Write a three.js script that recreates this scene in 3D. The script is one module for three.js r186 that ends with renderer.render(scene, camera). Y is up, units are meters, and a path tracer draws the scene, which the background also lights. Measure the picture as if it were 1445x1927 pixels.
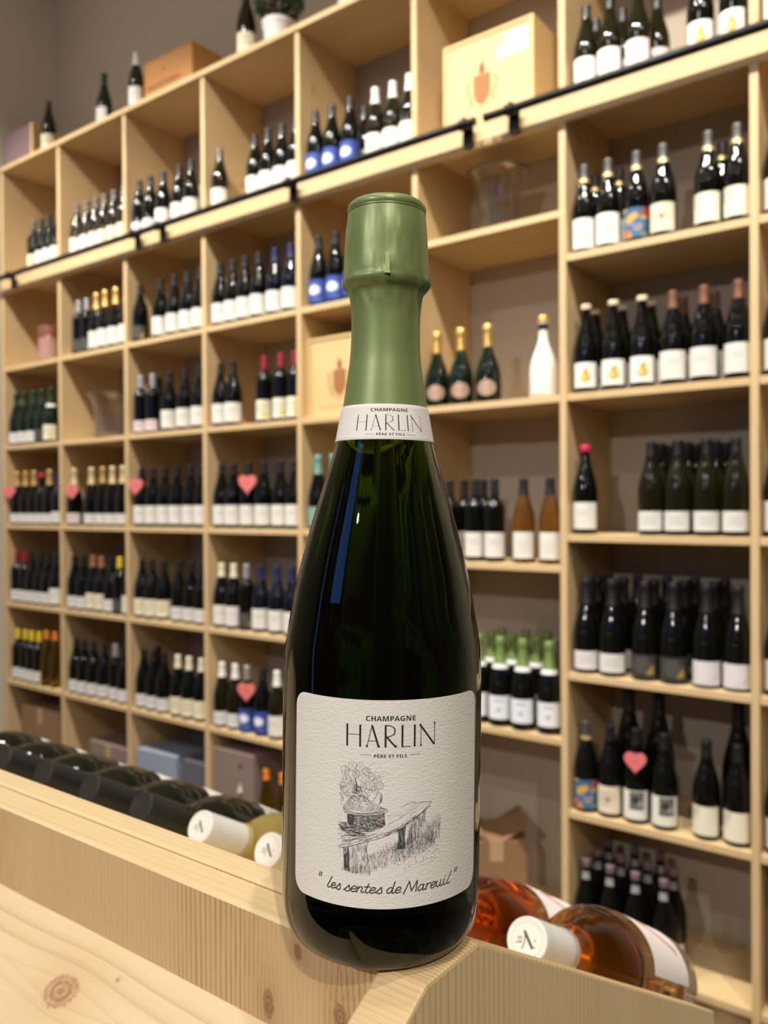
import * as THREE from 'three';
import { mergeGeometries, mergeVertices } from 'three/addons/utils/BufferGeometryUtils.js';
import { RoundedBoxGeometry } from 'three/addons/geometries/RoundedBoxGeometry.js';

const scene = new THREE.Scene();

// ---------------------------------------------------------------- camera
const camera = new THREE.PerspectiveCamera(63.42, 1445 / 1927, 0.02, 60);
camera.position.set(0, 1.62, 0);
camera.rotation.order = 'YXZ';
camera.rotation.set(-0.007055, 0.64982, -0.0058);
camera.focus = 0.338;
camera.userData.fStop = 11.5;
scene.add(camera);

// ---------------------------------------------------------------- dusk outside, exposure
scene.background = new THREE.Color(0.18, 0.52, 1.5);
scene.backgroundIntensity = 1.0;
const renderer = new THREE.WebGLRenderer({ antialias: true });
renderer.toneMapping = THREE.LinearToneMapping;
renderer.toneMappingExposure = 1.1;
renderer.shadowMap.enabled = true;

// spotlights of the shop: [x, y, z, target x, target y, target z, candela, half angle]
const WARM = new THREE.Color(1.0, 0.94, 0.855);
const SPOTS = [
  ...[-4.5, -3.5, -2.5, -1.5, -0.5, 0.5].map((x) => [x, 4.5, -1.3, x - 0.1, 1.8, -2.5, 18.5, 0.8]),
  [-1.9, 4.5, 0.3, -1.5, 1.4, -0.5, 2, 0.7], [-0.75, 4.5, -0.1, -0.6, 1.4, -0.4, 2.2, 0.7], [0.55, 4.5, 0.0, -0.1, 1.4, -0.45, 7, 0.7],
  [1.8, 3.9, 1.5, -0.3, 1.5, -0.3, 15, 0.42], [-0.60, 3.36, 2.75, -0.6, 1.2, -2.2, 13, 0.5], [-2.9, 4.5, 1.6, -2.9, 1.1, -2.5, 5, 0.6], [0.9, 4.5, 1.6, -0.6, 1.1, -2.5, 5, 0.6],
];

// ---------------------------------------------------------------- helpers
let seed = 20240611;
function rnd() { seed = (seed + 0x6d2b79f5) | 0; let t = Math.imul(seed ^ (seed >>> 15), 1 | seed); t = (t + Math.imul(t ^ (t >>> 7), 61 | t)) ^ t; return ((t ^ (t >>> 14)) >>> 0) / 4294967296; }
const R = (a, b) => a + (b - a) * rnd();
const used = {};
function numbered(n) { const k = used[n] = (used[n] ?? -1) + 1; return k ? n + '_' + String(k).padStart(3, '0') : n; }
function thing(name, label, category, pos = [0, 0, 0], turn = 0, group) {
  const o = new THREE.Group(); o.name = numbered(name); o.position.set(...pos); o.rotation.y = turn;
  o.userData = { label, category }; if (group) o.userData.group = group;
  scene.add(o); return o;
}
function part(name, geo, mat, parent, pos) {
  const m = new THREE.Mesh(geo, mat); m.name = name; m.castShadow = m.receiveShadow = true;
  if (pos) m.position.set(...pos);
  parent.add(m); return m;
}
function struct(name, geo, mat, pos) { const m = part(name, geo, mat, scene, pos); m.userData.kind = 'structure'; return m; }

function hash(x, y, s) { let h = Math.imul(x, 374761393) + Math.imul(y, 668265263) + Math.imul(s, 1274126177); h = Math.imul(h ^ (h >>> 13), 1274126177); return ((h ^ (h >>> 16)) >>> 0) / 4294967296; }
function noise(x, y, s = 1) {
  const ix = Math.floor(x), iy = Math.floor(y); let fx = x - ix, fy = y - iy; fx = fx * fx * (3 - 2 * fx); fy = fy * fy * (3 - 2 * fy);
  const a = hash(ix, iy, s), b = hash(ix + 1, iy, s), c = hash(ix, iy + 1, s), d = hash(ix + 1, iy + 1, s);
  return a + (b - a) * fx + (c - a) * fy + (a - b - c + d) * fx * fy;
}
const fbm = (x, y, s) => noise(x, y, s) * 0.5 + noise(x * 2.1, y * 2.1, s + 1) * 0.3 + noise(x * 4.3, y * 4.3, s + 2) * 0.2;
const smooth = (a, b, x) => { const t = Math.min(1, Math.max(0, (x - a) / (b - a))); return t * t * (3 - 2 * t); };

// spruce: along = grain coordinate in metres, across = across it; knots [along, across, length, width]
function woodTexture(W, H, wm, hm, o) {
  const data = new Uint8Array(W * H * 4), s = o.seed, base = o.base ?? [210, 182, 136], dark = o.dark ?? [166, 126, 78], knots = o.knots ?? [];
  for (let j = 0; j < H; j++) for (let i = 0; i < W; i++) {
    const x = (i + 0.5) / W * wm, y = (j + 0.5) / H * hm;
    let a = o.vertical ? y : x, c = o.vertical ? x : y, kn = 0, halo = 0, rr = 0;
    for (const [ka, kc, kl, kw] of knots) {
      const da = (a - ka) / kl, dc = (c - kc) / kw, d2 = da * da + dc * dc;
      c += Math.sign(c - kc || 1) * kw * 0.75 * Math.exp(-Math.abs(dc) * 0.45) * Math.exp(-da * da * 0.12) * -1;
      const wob = Math.sqrt(d2) * (1 + 0.22 * (noise(a * 900 + 7, c * 900, s + 3) - 0.5));
      if (wob < 1.25) { kn = Math.max(kn, 1 - smooth(0.72, 1.1, wob)); rr = wob; }
      halo = Math.max(halo, Math.exp(-d2 * 0.18));
    }
    const cw = c + 0.006 * (noise(a * 3.1, c * 9, s) - 0.5) + 0.0015 * (noise(a * 14, c * 40, s + 5) - 0.5);
    const k = cw * o.rings + 2.2 * fbm(cw * 22, 0.5, s + 9);
    const ph = k - Math.floor(k), line = Math.pow(ph, 5) * (1 - smooth(0.93, 1, ph)) * 1.35;
    const zone = 0.25 + 0.95 * smooth(0.25, 0.75, noise(cw * 19, 3.3, s + 4));
    let t = (o.contrast ?? 0.55) * line * zone + 0.13 * (fbm(a * 2.5, c * 16, s + 11) - 0.3) + 0.10 * (noise(a * 55, c * 1500, s + 13) - 0.5) + halo * 0.28;
    t = Math.min(1, Math.max(0, t));
    const q = (j * W + i) * 4, rk = kn * (0.62 + 0.25 * Math.sin(rr * 16) + 0.3 * (noise(a * 500, c * 500, s + 21) - 0.5));
    const kd = o.knot ?? [150, 104, 70];
    for (let ch = 0; ch < 3; ch++) { let v = base[ch] + (dark[ch] - base[ch]) * t; v += (kd[ch] - v) * Math.min(1, Math.max(0, rk)); data[q + ch] = v; }
    data[q + 3] = 255;
  }
  const tx = new THREE.DataTexture(data, W, H); tx.colorSpace = THREE.SRGBColorSpace; tx.magFilter = THREE.LinearFilter; tx.minFilter = THREE.LinearMipmapLinearFilter; tx.generateMipmaps = true;
  tx.wrapS = tx.wrapT = THREE.RepeatWrapping; tx.repeat.set(1 / wm, 1 / hm); tx.needsUpdate = true; return tx;
}
const std = (color, roughness = 0.6, metalness = 0, extra = {}) => new THREE.MeshStandardMaterial({ color, roughness, metalness, ...extra });
const wood = (tex, roughness = 0.62) => new THREE.MeshStandardMaterial({ map: tex, roughness });

// boxes with uv in metres, u along the grain axis
function planks(geo, grain, off = [0, 0]) {
  const p = geo.attributes.position, n = geo.attributes.normal, uv = new Float32Array(p.count * 2), ax = ['x', 'y', 'z'].indexOf(grain);
  for (let i = 0; i < p.count; i++) {
    const P = [p.getX(i), p.getY(i), p.getZ(i)], N = [Math.abs(n.getX(i)), Math.abs(n.getY(i)), Math.abs(n.getZ(i))], m = N.indexOf(Math.max(...N));
    const rest = [0, 1, 2].filter((k) => k !== m); let u, v;
    if (m === ax) { u = P[rest[0]]; v = P[rest[1]]; } else { u = P[ax]; v = P[rest.find((k) => k !== ax)] + P[m]; }
    uv[i * 2] = u + off[0]; uv[i * 2 + 1] = v + off[1];
  }
  geo.setAttribute('uv', new THREE.BufferAttribute(uv, 2)); return geo;
}
const board = (sx, sy, sz, grain = 'x', r = 0.0015, off) => planks(new RoundedBoxGeometry(sx, sy, sz, 1, r), grain, off ?? [R(0, 3), R(0, 3)]);
const V2 = (a) => a.map(([x, y]) => new THREE.Vector2(x, y));
function lathe(pts, seg = 28, p0 = -Math.PI, len = Math.PI * 2) {
  const g = new THREE.LatheGeometry(V2(pts), seg, p0, len), p = g.attributes.position, uv = g.attributes.uv; let lo = 1e9, hi = -1e9;
  for (const [, y] of pts) { lo = Math.min(lo, y); hi = Math.max(hi, y); }
  for (let i = 0; i < p.count; i++) uv.setY(i, (p.getY(i) - lo) / (hi - lo || 1));
  return g;
}
function curve(pts, n) { return new THREE.CatmullRomCurve3(pts.map(([x, y]) => new THREE.Vector3(x, y, 0)), false, 'centripetal').getPoints(n).map((p) => [Math.max(p.x, 0), p.y]); }
function canvasTex(w, h, draw) {
  const c = document.createElement('canvas'); c.width = w; c.height = h; const g = c.getContext('2d'); draw(g, w, h);
  const t = new THREE.CanvasTexture(c); t.colorSpace = THREE.SRGBColorSpace; t.anisotropy = 8; return t;
}
const ORD = ['zeroth', 'first', 'second', 'third', 'fourth', 'fifth', 'sixth', 'seventh', 'eighth', 'ninth', 'tenth', 'eleventh', 'twelfth', 'thirteenth', 'fourteenth', 'fifteenth'];

// ---------------------------------------------------------------- room shell
const wallMat = std(new THREE.Color(0.48, 0.41, 0.32), 0.9);
const wallDim = std(new THREE.Color(0.27, 0.24, 0.20), 0.9);
const wallTint = std(new THREE.Color(0.55, 0.49, 0.39), 0.9);
const XL = -4.825, XR = 3.0, ZB = -2.955, ZF = 3.2, HC = 4.8;
struct('floor', new THREE.BoxGeometry(XR - XL + 0.4, 0.1, ZF - ZB + 0.4), std(new THREE.Color(0.10, 0.08, 0.065), 0.55), [(XL + XR) / 2, -0.05, (ZB + ZF) / 2]);
struct('ceiling', new THREE.BoxGeometry(XR - XL + 0.4, 0.12, ZF - ZB + 0.4), std(new THREE.Color(0.72, 0.68, 0.6), 0.9), [(XL + XR) / 2, HC + 0.06, (ZB + ZF) / 2]);
struct('wall_back', new THREE.BoxGeometry(XR - XL + 0.4, HC, 0.12), wallMat, [(XL + XR) / 2, HC / 2, ZB - 0.06]);
struct('wall_left', new THREE.BoxGeometry(0.12, HC, ZF - ZB), wallTint, [XL - 0.06, HC / 2, (ZB + ZF) / 2]);
struct('wall_right', new THREE.BoxGeometry(0.12, HC, ZF - ZB), wallDim, [XR + 0.06, HC / 2, (ZB + ZF) / 2]);
{
  const s = new THREE.Shape(V2([[XL - 0.12, 0], [XR + 0.12, 0], [XR + 0.12, HC], [XL - 0.12, HC]]));
  const wins = [[-4.3, -3.9, 0.5], [-2.55, -1.3, 2.35]];
  for (const [a, b, c] of wins) s.holes.push(new THREE.Path(V2([[a, c], [a, 4.35], [b, 4.35], [b, c]])));
  struct('wall_front', new THREE.ExtrudeGeometry(s, { depth: 0.16, bevelEnabled: false }), wallDim, [0, 0, ZF]);
  const fr = std(new THREE.Color(0.05, 0.05, 0.055), 0.4, 0.3), gl = new THREE.MeshPhysicalMaterial({ color: 0xffffff, transmission: 1, roughness: 0, thickness: 0, ior: 1.5 });
  wins.forEach(([a, b, c], i) => {
    const f = new THREE.Shape(V2([[a, c], [b, c], [b, 4.35], [a, 4.35]]));
    f.holes.push(new THREE.Path(V2([[a + 0.05, c + 0.05], [a + 0.05, 4.3], [b - 0.05, 4.3], [b - 0.05, c + 0.05]])));
    const w = struct('window_' + (i + 1), new THREE.ExtrudeGeometry(f, { depth: 0.06, bevelEnabled: false }), fr, [0, 0, ZF + 0.05]);
    part('window_pane', new THREE.BoxGeometry(b - a - 0.1, 4.25 - c, 0.006), gl, w, [(a + b) / 2, (4.35 + c) / 2, 0.03]);
  });
}

// ---------------------------------------------------------------- ceiling spotlights
{
  const bodyM = std(new THREE.Color(0.03, 0.03, 0.03), 0.45, 0.4);
  const body = lathe([[0, 0.17], [0.03, 0.17], [0.042, 0.15], [0.045, 0.02], [0.045, 0.0], [0.038, 0.0], [0.038, 0.02], [0, 0.03]], 20);
  const stem = new THREE.CylinderGeometry(0.01, 0.01, 1, 8);
  SPOTS.forEach(([x, y, z, tx, ty, tz, I, ang], i) => {
    const t = thing('track_spotlight', `black ceiling spotlight, ${ORD[i + 1] ?? 'eleventh'} counted from the window wall corner`, 'spotlight', [x, y, z], 0, 'ceiling spotlights');
    const head = part('lamp_head', body, bodyM, t);
    const dir = new THREE.Vector3(tx - x, ty - y, tz - z).normalize();
    head.quaternion.setFromUnitVectors(new THREE.Vector3(0, -1, 0), dir);
    part('lamp_lens', new THREE.SphereGeometry(0.036, 18, 8, 0, Math.PI * 2, Math.PI / 2, Math.PI / 2).translate(0, 0.006, 0), new THREE.MeshStandardMaterial({ color: 0x111111, emissive: WARM, emissiveIntensity: 100 }), head);
    const st = part('stem', stem, bodyM, t, [0, (HC - y) / 2 + 0.06, 0]); st.scale.y = HC - y - 0.1;
    part('ceiling_plate', new THREE.CylinderGeometry(0.05, 0.05, 0.02, 16), bodyM, t, [0, HC - y - 0.01, 0]);
    const l = new THREE.SpotLight(WARM, I, 0, ang, 0.6, 2); l.castShadow = true; l.shadow.radius = 2.0;
    l.position.copy(dir).multiplyScalar(0.015); l.name = 'spot_light'; t.add(l);
    l.target.position.set(tx - x, ty - y, tz - z); t.add(l.target);
  });
}

// ---------------------------------------------------------------- shelving
const X0 = -4.1995, XS = X0 - 0.012, ZS = -2.57, W = 0.6, T = 0.024, DP = 0.38;
const woods = [11, 23, 37].map((s) => wood(woodTexture(512, 256, 1.2, 0.6, { seed: s, rings: 95, contrast: 0.38, knots: [[0.3 + s * 0.004, 0.14, 0.012, 0.006], [0.85, 0.43 - s * 0.002, 0.01, 0.006], [0.6, 0.3, 0.007, 0.004]] })));
const pick = () => woods[Math.floor(rnd() * 3)];
const edges = [2.8965, 2.432, 1.967, 1.4985, 1.036, 0.574, 0.11], edges4 = [2.8965, 2.584, 1.966, 1.393, 0.809, 0.11];
const top = { A: edges4[1] + T, B: edges4[2] + T, C: edges4[3] + T, D: edges4[4] + T, E: edges4[5] + T };
edges.forEach((e, i) => { top[i] = i ? e + T : 2.985; });
{
  const sh = thing('wall_shelving', 'tall pale spruce wall shelving filled with wine bottles', 'shelving', [0, 0, 0]);
  const xa = XS - W, xb = XS + 7 * W + T;
  for (let k = -1; k <= 7; k++) part('upright_panel', board(T, 3.618, DP, 'y'), pick(), sh, [XS + k * W + T / 2, 1.809, ZS - DP / 2]);
  const sg = [0, 1, 2].map(() => board(W - T - 0.0006, T, DP - 0.004, 'x')), fl = board(W - T - 0.0006, T, DP - 0.024, 'x');
  for (let k = -1; k <= 6; k++) {
    const cx = XS + k * W + (W + T) / 2;
    for (const e of k === 4 ? edges4.slice(1) : edges.slice(1)) part('shelf_board', sg[Math.floor(rnd() * 3)], pick(), sh, [cx, e + T / 2, ZS - DP / 2 - 0.001]);
    part('shelf_board', fl, pick(), sh, [cx, 2.985 - T / 2, ZS - DP / 2 - 0.011]);
    part('plinth_board', board(W - T - 0.001, 0.105, 0.02, 'x'), pick(), sh, [cx, 0.055, ZS - 0.05]);
  }
  for (let k = -1; k <= 6; k += 2) {
    part('beam_board', board(2 * W - 0.0006, 0.0895, 0.022, 'x', 0.002), pick(), sh, [XS + (k + 1) * W + T / 2, 2.8965 + 0.0448, ZS - 0.008]);
    part('top_board', board(2 * W - 0.0006, T, DP + 0.01, 'x'), pick(), sh, [XS + (k + 1) * W + T / 2, 3.618 + T / 2, ZS - DP / 2 + 0.005]);
  }
}
// ladder rail: two black tubes on brackets
{
  const bk = std(new THREE.Color(0.012, 0.013, 0.013), 0.42, 0.6);
  const bracket = () => mergeGeometries([
    new RoundedBoxGeometry(0.044, 0.082, 0.008, 1, 0.003).translate(0, -0.027, -0.032).toNonIndexed(), new THREE.CylinderGeometry(0.013, 0.013, 0.036, 12).rotateX(Math.PI / 2).translate(0, -0.004, -0.018).toNonIndexed(),
    new THREE.CylinderGeometry(0.0195, 0.0195, 0.03, 16).rotateZ(Math.PI / 2).toNonIndexed(), new THREE.CylinderGeometry(0.006, 0.006, 0.012, 8).translate(0, 0.02, 0).toNonIndexed()]);
  const bg = bracket();
  for (const [a, b, br, lab] of [
    [-4.79, -3.395, [-4.63, -3.455], 'black ladder rail along the far bays of the shelving'],
    [-3.375, -1.505, [-3.26, -2.4, -1.547], 'black ladder rail along the middle bays of the shelving'],
    [-1.455, 0.0, [-1.363, -0.35], 'black ladder rail along the near bays of the shelving']]) {
    const t = thing('ladder_rail', lab, 'rail', [(a + b) / 2, 2.965, ZS + 0.058], 0);
    part('rail_tube', new THREE.CylinderGeometry(0.0145, 0.0145, b - a, 14).rotateZ(Math.PI / 2), bk, t);
    for (const s of [-1, 1]) part('end_cap', new THREE.CylinderGeometry(0.0155, 0.0155, 0.012, 14).rotateZ(Math.PI / 2), bk, t, [s * (b - a) / 2, 0, 0]);
    for (const x of br) part('bracket', bg, bk, t, [x - (a + b) / 2, 0, 0]);
  }
}

// ---------------------------------------------------------------- display rack in front
const RX = -2.0, CI = -0.2076, CO = -0.1842, HT = 1.4304, S30 = Math.PI / 6;
const lipFace = woodTexture(2048, 160, 1.0, 0.08, { seed: 51, vertical: true, rings: 290, contrast: 0.7, base: [216, 184, 138], dark: [154, 114, 74], knot: [140, 96, 66],
  knots: [[0.0407, 0.7438, 0.004, 0.0026], [0.0105, 0.725, 0.0075, 0.0036], [0.0205, 0.7686, 0.006, 0.004]] });
const lipTop = woodTexture(1024, 128, 1.0, 0.06, { seed: 61, rings: 210, contrast: 0.5, base: [236, 211, 163], dark: [205, 165, 112] });
const panelTex = woodTexture(2048, 1024, 1.0, 0.45, { seed: 77, rings: 75, contrast: 0.75, base: [226, 203, 164], dark: [190, 150, 102], knot: [160, 116, 88],
  knots: [[0.599, 0.0325, 0.0125, 0.0092], [0.6275, 0.0166, 0.0014, 0.0012], [0.25, 0.2, 0.012, 0.008]] });
const cheekTex = woodTexture(2048, 512, 0.8, 0.4, { seed: 91, vertical: true, rings: 210, contrast: 0.5, base: [240, 212, 163], dark: [192, 150, 98], knots: [[0.07, 0.10, 0.004, 0.0016]] });
const endTex = woodTexture(512, 512, 0.12, 0.12, { seed: 95, rings: 380, contrast: 0.75, base: [222, 192, 143], dark: [165, 125, 82] });
{
  const rk = thing('display_rack', 'sloping spruce display rack holding reclined bottles behind its ridge', 'rack', [0, 0, 0]);
  // front lip on edge: vertical figure on its face, lengthwise figure on its top
  const L = CI - RX;
  const lip = (z0, z1, y0, y1) => {
    const c = 0.0014, P = [[z1, y0 + c], [z1, y1 - c], [z1 - c, y1], [z0 + c, y1], [z0, y1 - c], [z0, y0 + c], [z0 + c, y0], [z1 - c, y0]], pos = [], nor = [], uvs = [], ix = [[], []];
    for (let i = 0; i < 8; i++) {
      const [za, ya] = P[i], [zb, yb] = P[(i + 1) % 8], d = Math.hypot(zb - za, yb - ya), nz = (yb - ya) / d, ny = -(zb - za) / d, v = pos.length / 3, front = i === 0 || i === 4;
      for (const [x, z, y] of [[RX, za, ya], [CI, za, ya], [CI, zb, yb], [RX, zb, yb]]) { pos.push(x, y, z); nor.push(0, ny, nz); front ? uvs.push(x + 1, y - 1.379) : uvs.push(x + 3, z + 1 + y * 0.5); }
      ix[front ? 0 : 1].push(v, v + 1, v + 2, v, v + 2, v + 3);
    }
    for (const x of [RX, CI]) { const v = pos.length / 3; for (const [z, y] of P) { pos.push(x, y, z); nor.push(x === CI ? 1 : -1, 0, 0); uvs.push(z, y); } for (let i = 1; i < 7; i++) x === CI ? ix[1].push(v, v + i + 1, v + i) : ix[1].push(v, v + i, v + i + 1); }
    const g = new THREE.BufferGeometry(); g.setAttribute('position', new THREE.Float32BufferAttribute(pos, 3)); g.setAttribute('normal', new THREE.Float32BufferAttribute(nor, 3)); g.setAttribute('uv', new THREE.Float32BufferAttribute(uvs, 2));
    g.setIndex([...ix[0], ...ix[1]]); g.addGroup(0, ix[0].length, 0); g.addGroup(ix[0].length, ix[1].length, 1); return g;
  };
  const mats = [wood(lipFace, 0.6), wood(lipTop, 0.55)];
  part('front_lip', lip(-0.2918, -0.2712, 1.379, HT), mats, rk);
  part('rear_lip', lip(-0.3115, -0.2947, 1.379, HT - 0.0006), mats, rk);
  // slope towards the viewer, and slope carrying the bottles
  const slope = (len, w) => planks(new RoundedBoxGeometry(w, 0.018, len, 1, 0.001), 'x');
  const fs = slope(0.42, L); for (let i = 0; i < fs.attributes.uv.count; i++) fs.attributes.uv.setXY(i, fs.attributes.position.getX(i) + (RX + CI) / 2 + 1.0, fs.attributes.position.getZ(i) + 0.21);
  const f = part('front_slope', fs, wood(panelTex, 0.6), rk); f.rotation.x = S30; f.position.set((RX + CI) / 2, 1.381 - 0.21 * 0.5 - 0.009 * 0.866, -0.2712 + 0.21 * 0.866 - 0.009 * 0.5);
  const b = part('bottle_slope', slope(0.42, L), wood(lipTop, 0.55), rk); b.rotation.x = -S30;
  b.position.set((RX + CI) / 2, 1.3862 - 0.21 * 0.5 - 0.009 * 0.866, -0.311 - 0.21 * 0.866 + 0.009 * 0.5);
  // gabled cheek at the near end
  const sh = new THREE.Shape(V2([[0.66, 0], [0.66, 1.2285], [0.3084, HT + 0.0006], [0.2685, HT + 0.0006], [-0.12, 1.2065], [-0.12, 0]]));
  const cg = new THREE.ExtrudeGeometry(sh, { depth: CO - CI - 0.003, bevelEnabled: true, bevelThickness: 0.0015, bevelSize: 0.0015, bevelOffset: -0.0015, bevelSegments: 2 });
  cg.rotateY(Math.PI / 2); // x -> -z, depth -> +x
  cg.translate(CI + 0.0015, 0, 0);
  const p = cg.attributes.position, uv = cg.attributes.uv, n = cg.attributes.normal;
  for (let i = 0; i < p.count; i++) {
    if (Math.abs(n.getX(i)) > 0.7) uv.setXY(i, -p.getZ(i) + 0.1, p.getY(i)); else uv.setXY(i, p.getX(i) * 1.0 + 1, Math.abs(n.getY(i)) > 0.5 ? p.getZ(i) * 1.15 + 1 : p.getY(i));
  }
  part('gable_panel', cg, [wood(cheekTex, 0.58), wood(endTex, 0.65)], rk);
  const cf = part('gable_panel', cg, [wood(cheekTex, 0.58), wood(endTex, 0.65)], rk, [RX - CI - (CO - CI), 0, 0]);
  part('base_board', board(L, 0.02, 0.74, 'x'), woods[0], rk, [(RX + CI) / 2, 0.1, -0.27]);
  part('back_board', board(L, 1.09, 0.018, 'x'), woods[1], rk, [(RX + CI) / 2, 0.62, -0.62]);
  part('front_board', board(L, 1.04, 0.018, 'x'), woods[2], rk, [(RX + CI) / 2, 0.62, 0.06]);
}

// ---------------------------------------------------------------- wine bottles
const glassM = (r, g, b, rough = 0.03) => new THREE.MeshPhysicalMaterial({ color: new THREE.Color(r, g, b), roughness: rough, ior: 1.5 });
const G = {
  black: glassM(0.0022, 0.0028, 0.0025), olive: glassM(0.008, 0.008, 0.002), green: glassM(0.003, 0.010, 0.005), brown: glassM(0.012, 0.007, 0.002), navy: glassM(0.003, 0.0045, 0.011),
  white: std(new THREE.Color(0.82, 0.80, 0.76), 0.45),
  orange: new THREE.MeshPhysicalMaterial({ color: 0xffffff, transmission: 1, thickness: 0.08, ior: 1.38, roughness: 0.02, attenuationColor: new THREE.Color(0.88, 0.50, 0.13), attenuationDistance: 0.07 }),
  amber: new THREE.MeshPhysicalMaterial({ color: 0xffffff, transmission: 1, thickness: 0.08, ior: 1.38, roughness: 0.02, attenuationColor: new THREE.Color(0.75, 0.62, 0.12), attenuationDistance: 0.06 }),
};
const C = {
  black: std(new THREE.Color(0.009, 0.009, 0.0105), 0.42, 0.1), grey: std(new THREE.Color(0.13, 0.125, 0.12), 0.35, 0.6), silver: std(new THREE.Color(0.62, 0.62, 0.63), 0.3, 0.7), white: std(new THREE.Color(0.78, 0.76, 0.70), 0.5),
  gold: std(new THREE.Color(0.80, 0.52, 0.17), 0.34, 0.75), palegold: std(new THREE.Color(0.85, 0.68, 0.36), 0.36, 0.6), red: std(new THREE.Color(0.30, 0.02, 0.035), 0.4, 0.2), wax: std(new THREE.Color(0.62, 0.03, 0.07), 0.35),
  rust: std(new THREE.Color(0.19, 0.085, 0.05), 0.45, 0.3), copper: std(new THREE.Color(0.55, 0.25, 0.13), 0.35, 0.6), navy: std(new THREE.Color(0.012, 0.018, 0.085), 0.4, 0.2), cream: std(new THREE.Color(0.72, 0.66, 0.48), 0.55),
  cork: std(new THREE.Color(0.72, 0.58, 0.40), 0.8), green: std(new THREE.Color(0.20, 0.30, 0.085), 0.45, 0.35), dkgreen: std(new THREE.Color(0.01, 0.04, 0.02), 0.4, 0.3), teal: std(new THREE.Color(0.17, 0.33, 0.27), 0.5, 0.2),
  yellow: std(new THREE.Color(0.72, 0.52, 0.03), 0.5), orange: std(new THREE.Color(0.75, 0.22, 0.02), 0.5), pink: std(new THREE.Color(0.17, 0.11, 0.125), 0.5),
};
// outlines: [radius, height]
const OUT = {
  b: [[0, 0.012], [0.02, 0.004], [0.03, 0], [0.0352, 0.002], [0.0372, 0.007], [0.0375, 0.02], [0.0375, 0.186], [0.0365, 0.198], [0.032, 0.210], [0.0235, 0.219], [0.0175, 0.228], [0.0152, 0.24], [0.0142, 0.285], [0.0148, 0.288], [0.0148, 0.296], [0.0135, 0.299], [0, 0.299]],
  u: [[0, 0.014], [0.022, 0.004], [0.033, 0], [0.0385, 0.002], [0.0406, 0.008], [0.041, 0.02], [0.041, 0.135], [0.0402, 0.150], [0.0375, 0.168], [0.0325, 0.188], [0.0258, 0.209], [0.0205, 0.228], [0.0172, 0.245], [0.0152, 0.262], [0.0145, 0.282], [0.015, 0.285], [0.015, 0.294], [0.0138, 0.297], [0, 0.297]],
  c: [[0, 0.018], [0.024, 0.005], [0.035, 0], [0.041, 0.003], [0.0436, 0.01], [0.044, 0.02], [0.044, 0.125], [0.043, 0.142], [0.0402, 0.16], [0.0355, 0.18], [0.0295, 0.202], [0.0235, 0.224], [0.0188, 0.246], [0.0162, 0.268], [0.0155, 0.285], [0.0175, 0.290], [0.0175, 0.305], [0.0155, 0.314], [0, 0.315]],
  s: [[0, 0.012], [0.02, 0.004], [0.029, 0], [0.034, 0.002], [0.0365, 0.01], [0.0365, 0.13], [0.035, 0.155], [0.031, 0.185], [0.0255, 0.215], [0.02, 0.245], [0.016, 0.272], [0.0142, 0.295], [0.0148, 0.298], [0.0148, 0.312], [0.0135, 0.315], [0, 0.315]],
  r: [[0, 0.014], [0.025, 0.004], [0.036, 0], [0.044, 0.004], [0.0475, 0.014], [0.048, 0.05], [0.048, 0.085], [0.0462, 0.108], [0.0415, 0.130], [0.0340, 0.152], [0.0258, 0.172], [0.0195, 0.190], [0.0165, 0.206], [0.0155, 0.225], [0.0155, 0.255], [0.0185, 0.26], [0.0185, 0.276], [0.0165, 0.284], [0, 0.286]],
  m: [[0, 0.02], [0.03, 0.005], [0.04, 0], [0.047, 0.003], [0.05, 0.012], [0.05, 0.175], [0.0485, 0.2], [0.044, 0.228], [0.036, 0.262], [0.027, 0.296], [0.021, 0.325], [0.018, 0.35], [0.0175, 0.38], [0.018, 0.383], [0.018, 0.394], [0.016, 0.397], [0, 0.397]],
};
const RAD = { b: 0.0375, u: 0.041, c: 0.044, s: 0.0365, r: 0.048, m: 0.05 };
const bodyGeo = {}; for (const k in OUT) bodyGeo[k] = lathe(OUT[k], 28);
const radiusAt = (k, y) => { const o = OUT[k].filter((p, i) => i > 1); for (let i = 1; i < o.length; i++) if (y <= o[i][1]) { const t = (y - o[i - 1][1]) / (o[i][1] - o[i - 1][1] || 1); return o[i - 1][0] + (o[i][0] - o[i - 1][0]) * t; } return 0; };
const capCache = {};
function capGeo(k, len, extra = 0.0005) {
  return capCache[k + len + extra] ??= (() => {
    const H = OUT[k].at(-1)[1], pts = []; for (let i = 0; i <= 9; i++) { const y = H - len + (len - 0.002) * i / 9; pts.push([radiusAt(k, y) + extra, y]); }
    for (const p of OUT[k]) if (p[1] > H - len + 0.002 && p[1] < H - 0.003 && p[0] > 0) pts.push([p[0] + extra, p[1]]);
    pts.sort((a, b) => a[1] - b[1]); pts.push([pts.at(-1)[0] - 0.001, H + 0.0008], [0, H + 0.001]); pts.unshift([pts[0][0] - extra - 0.0003, pts[0][1]]);
    return lathe(pts, 20);
  })();
}
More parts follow.
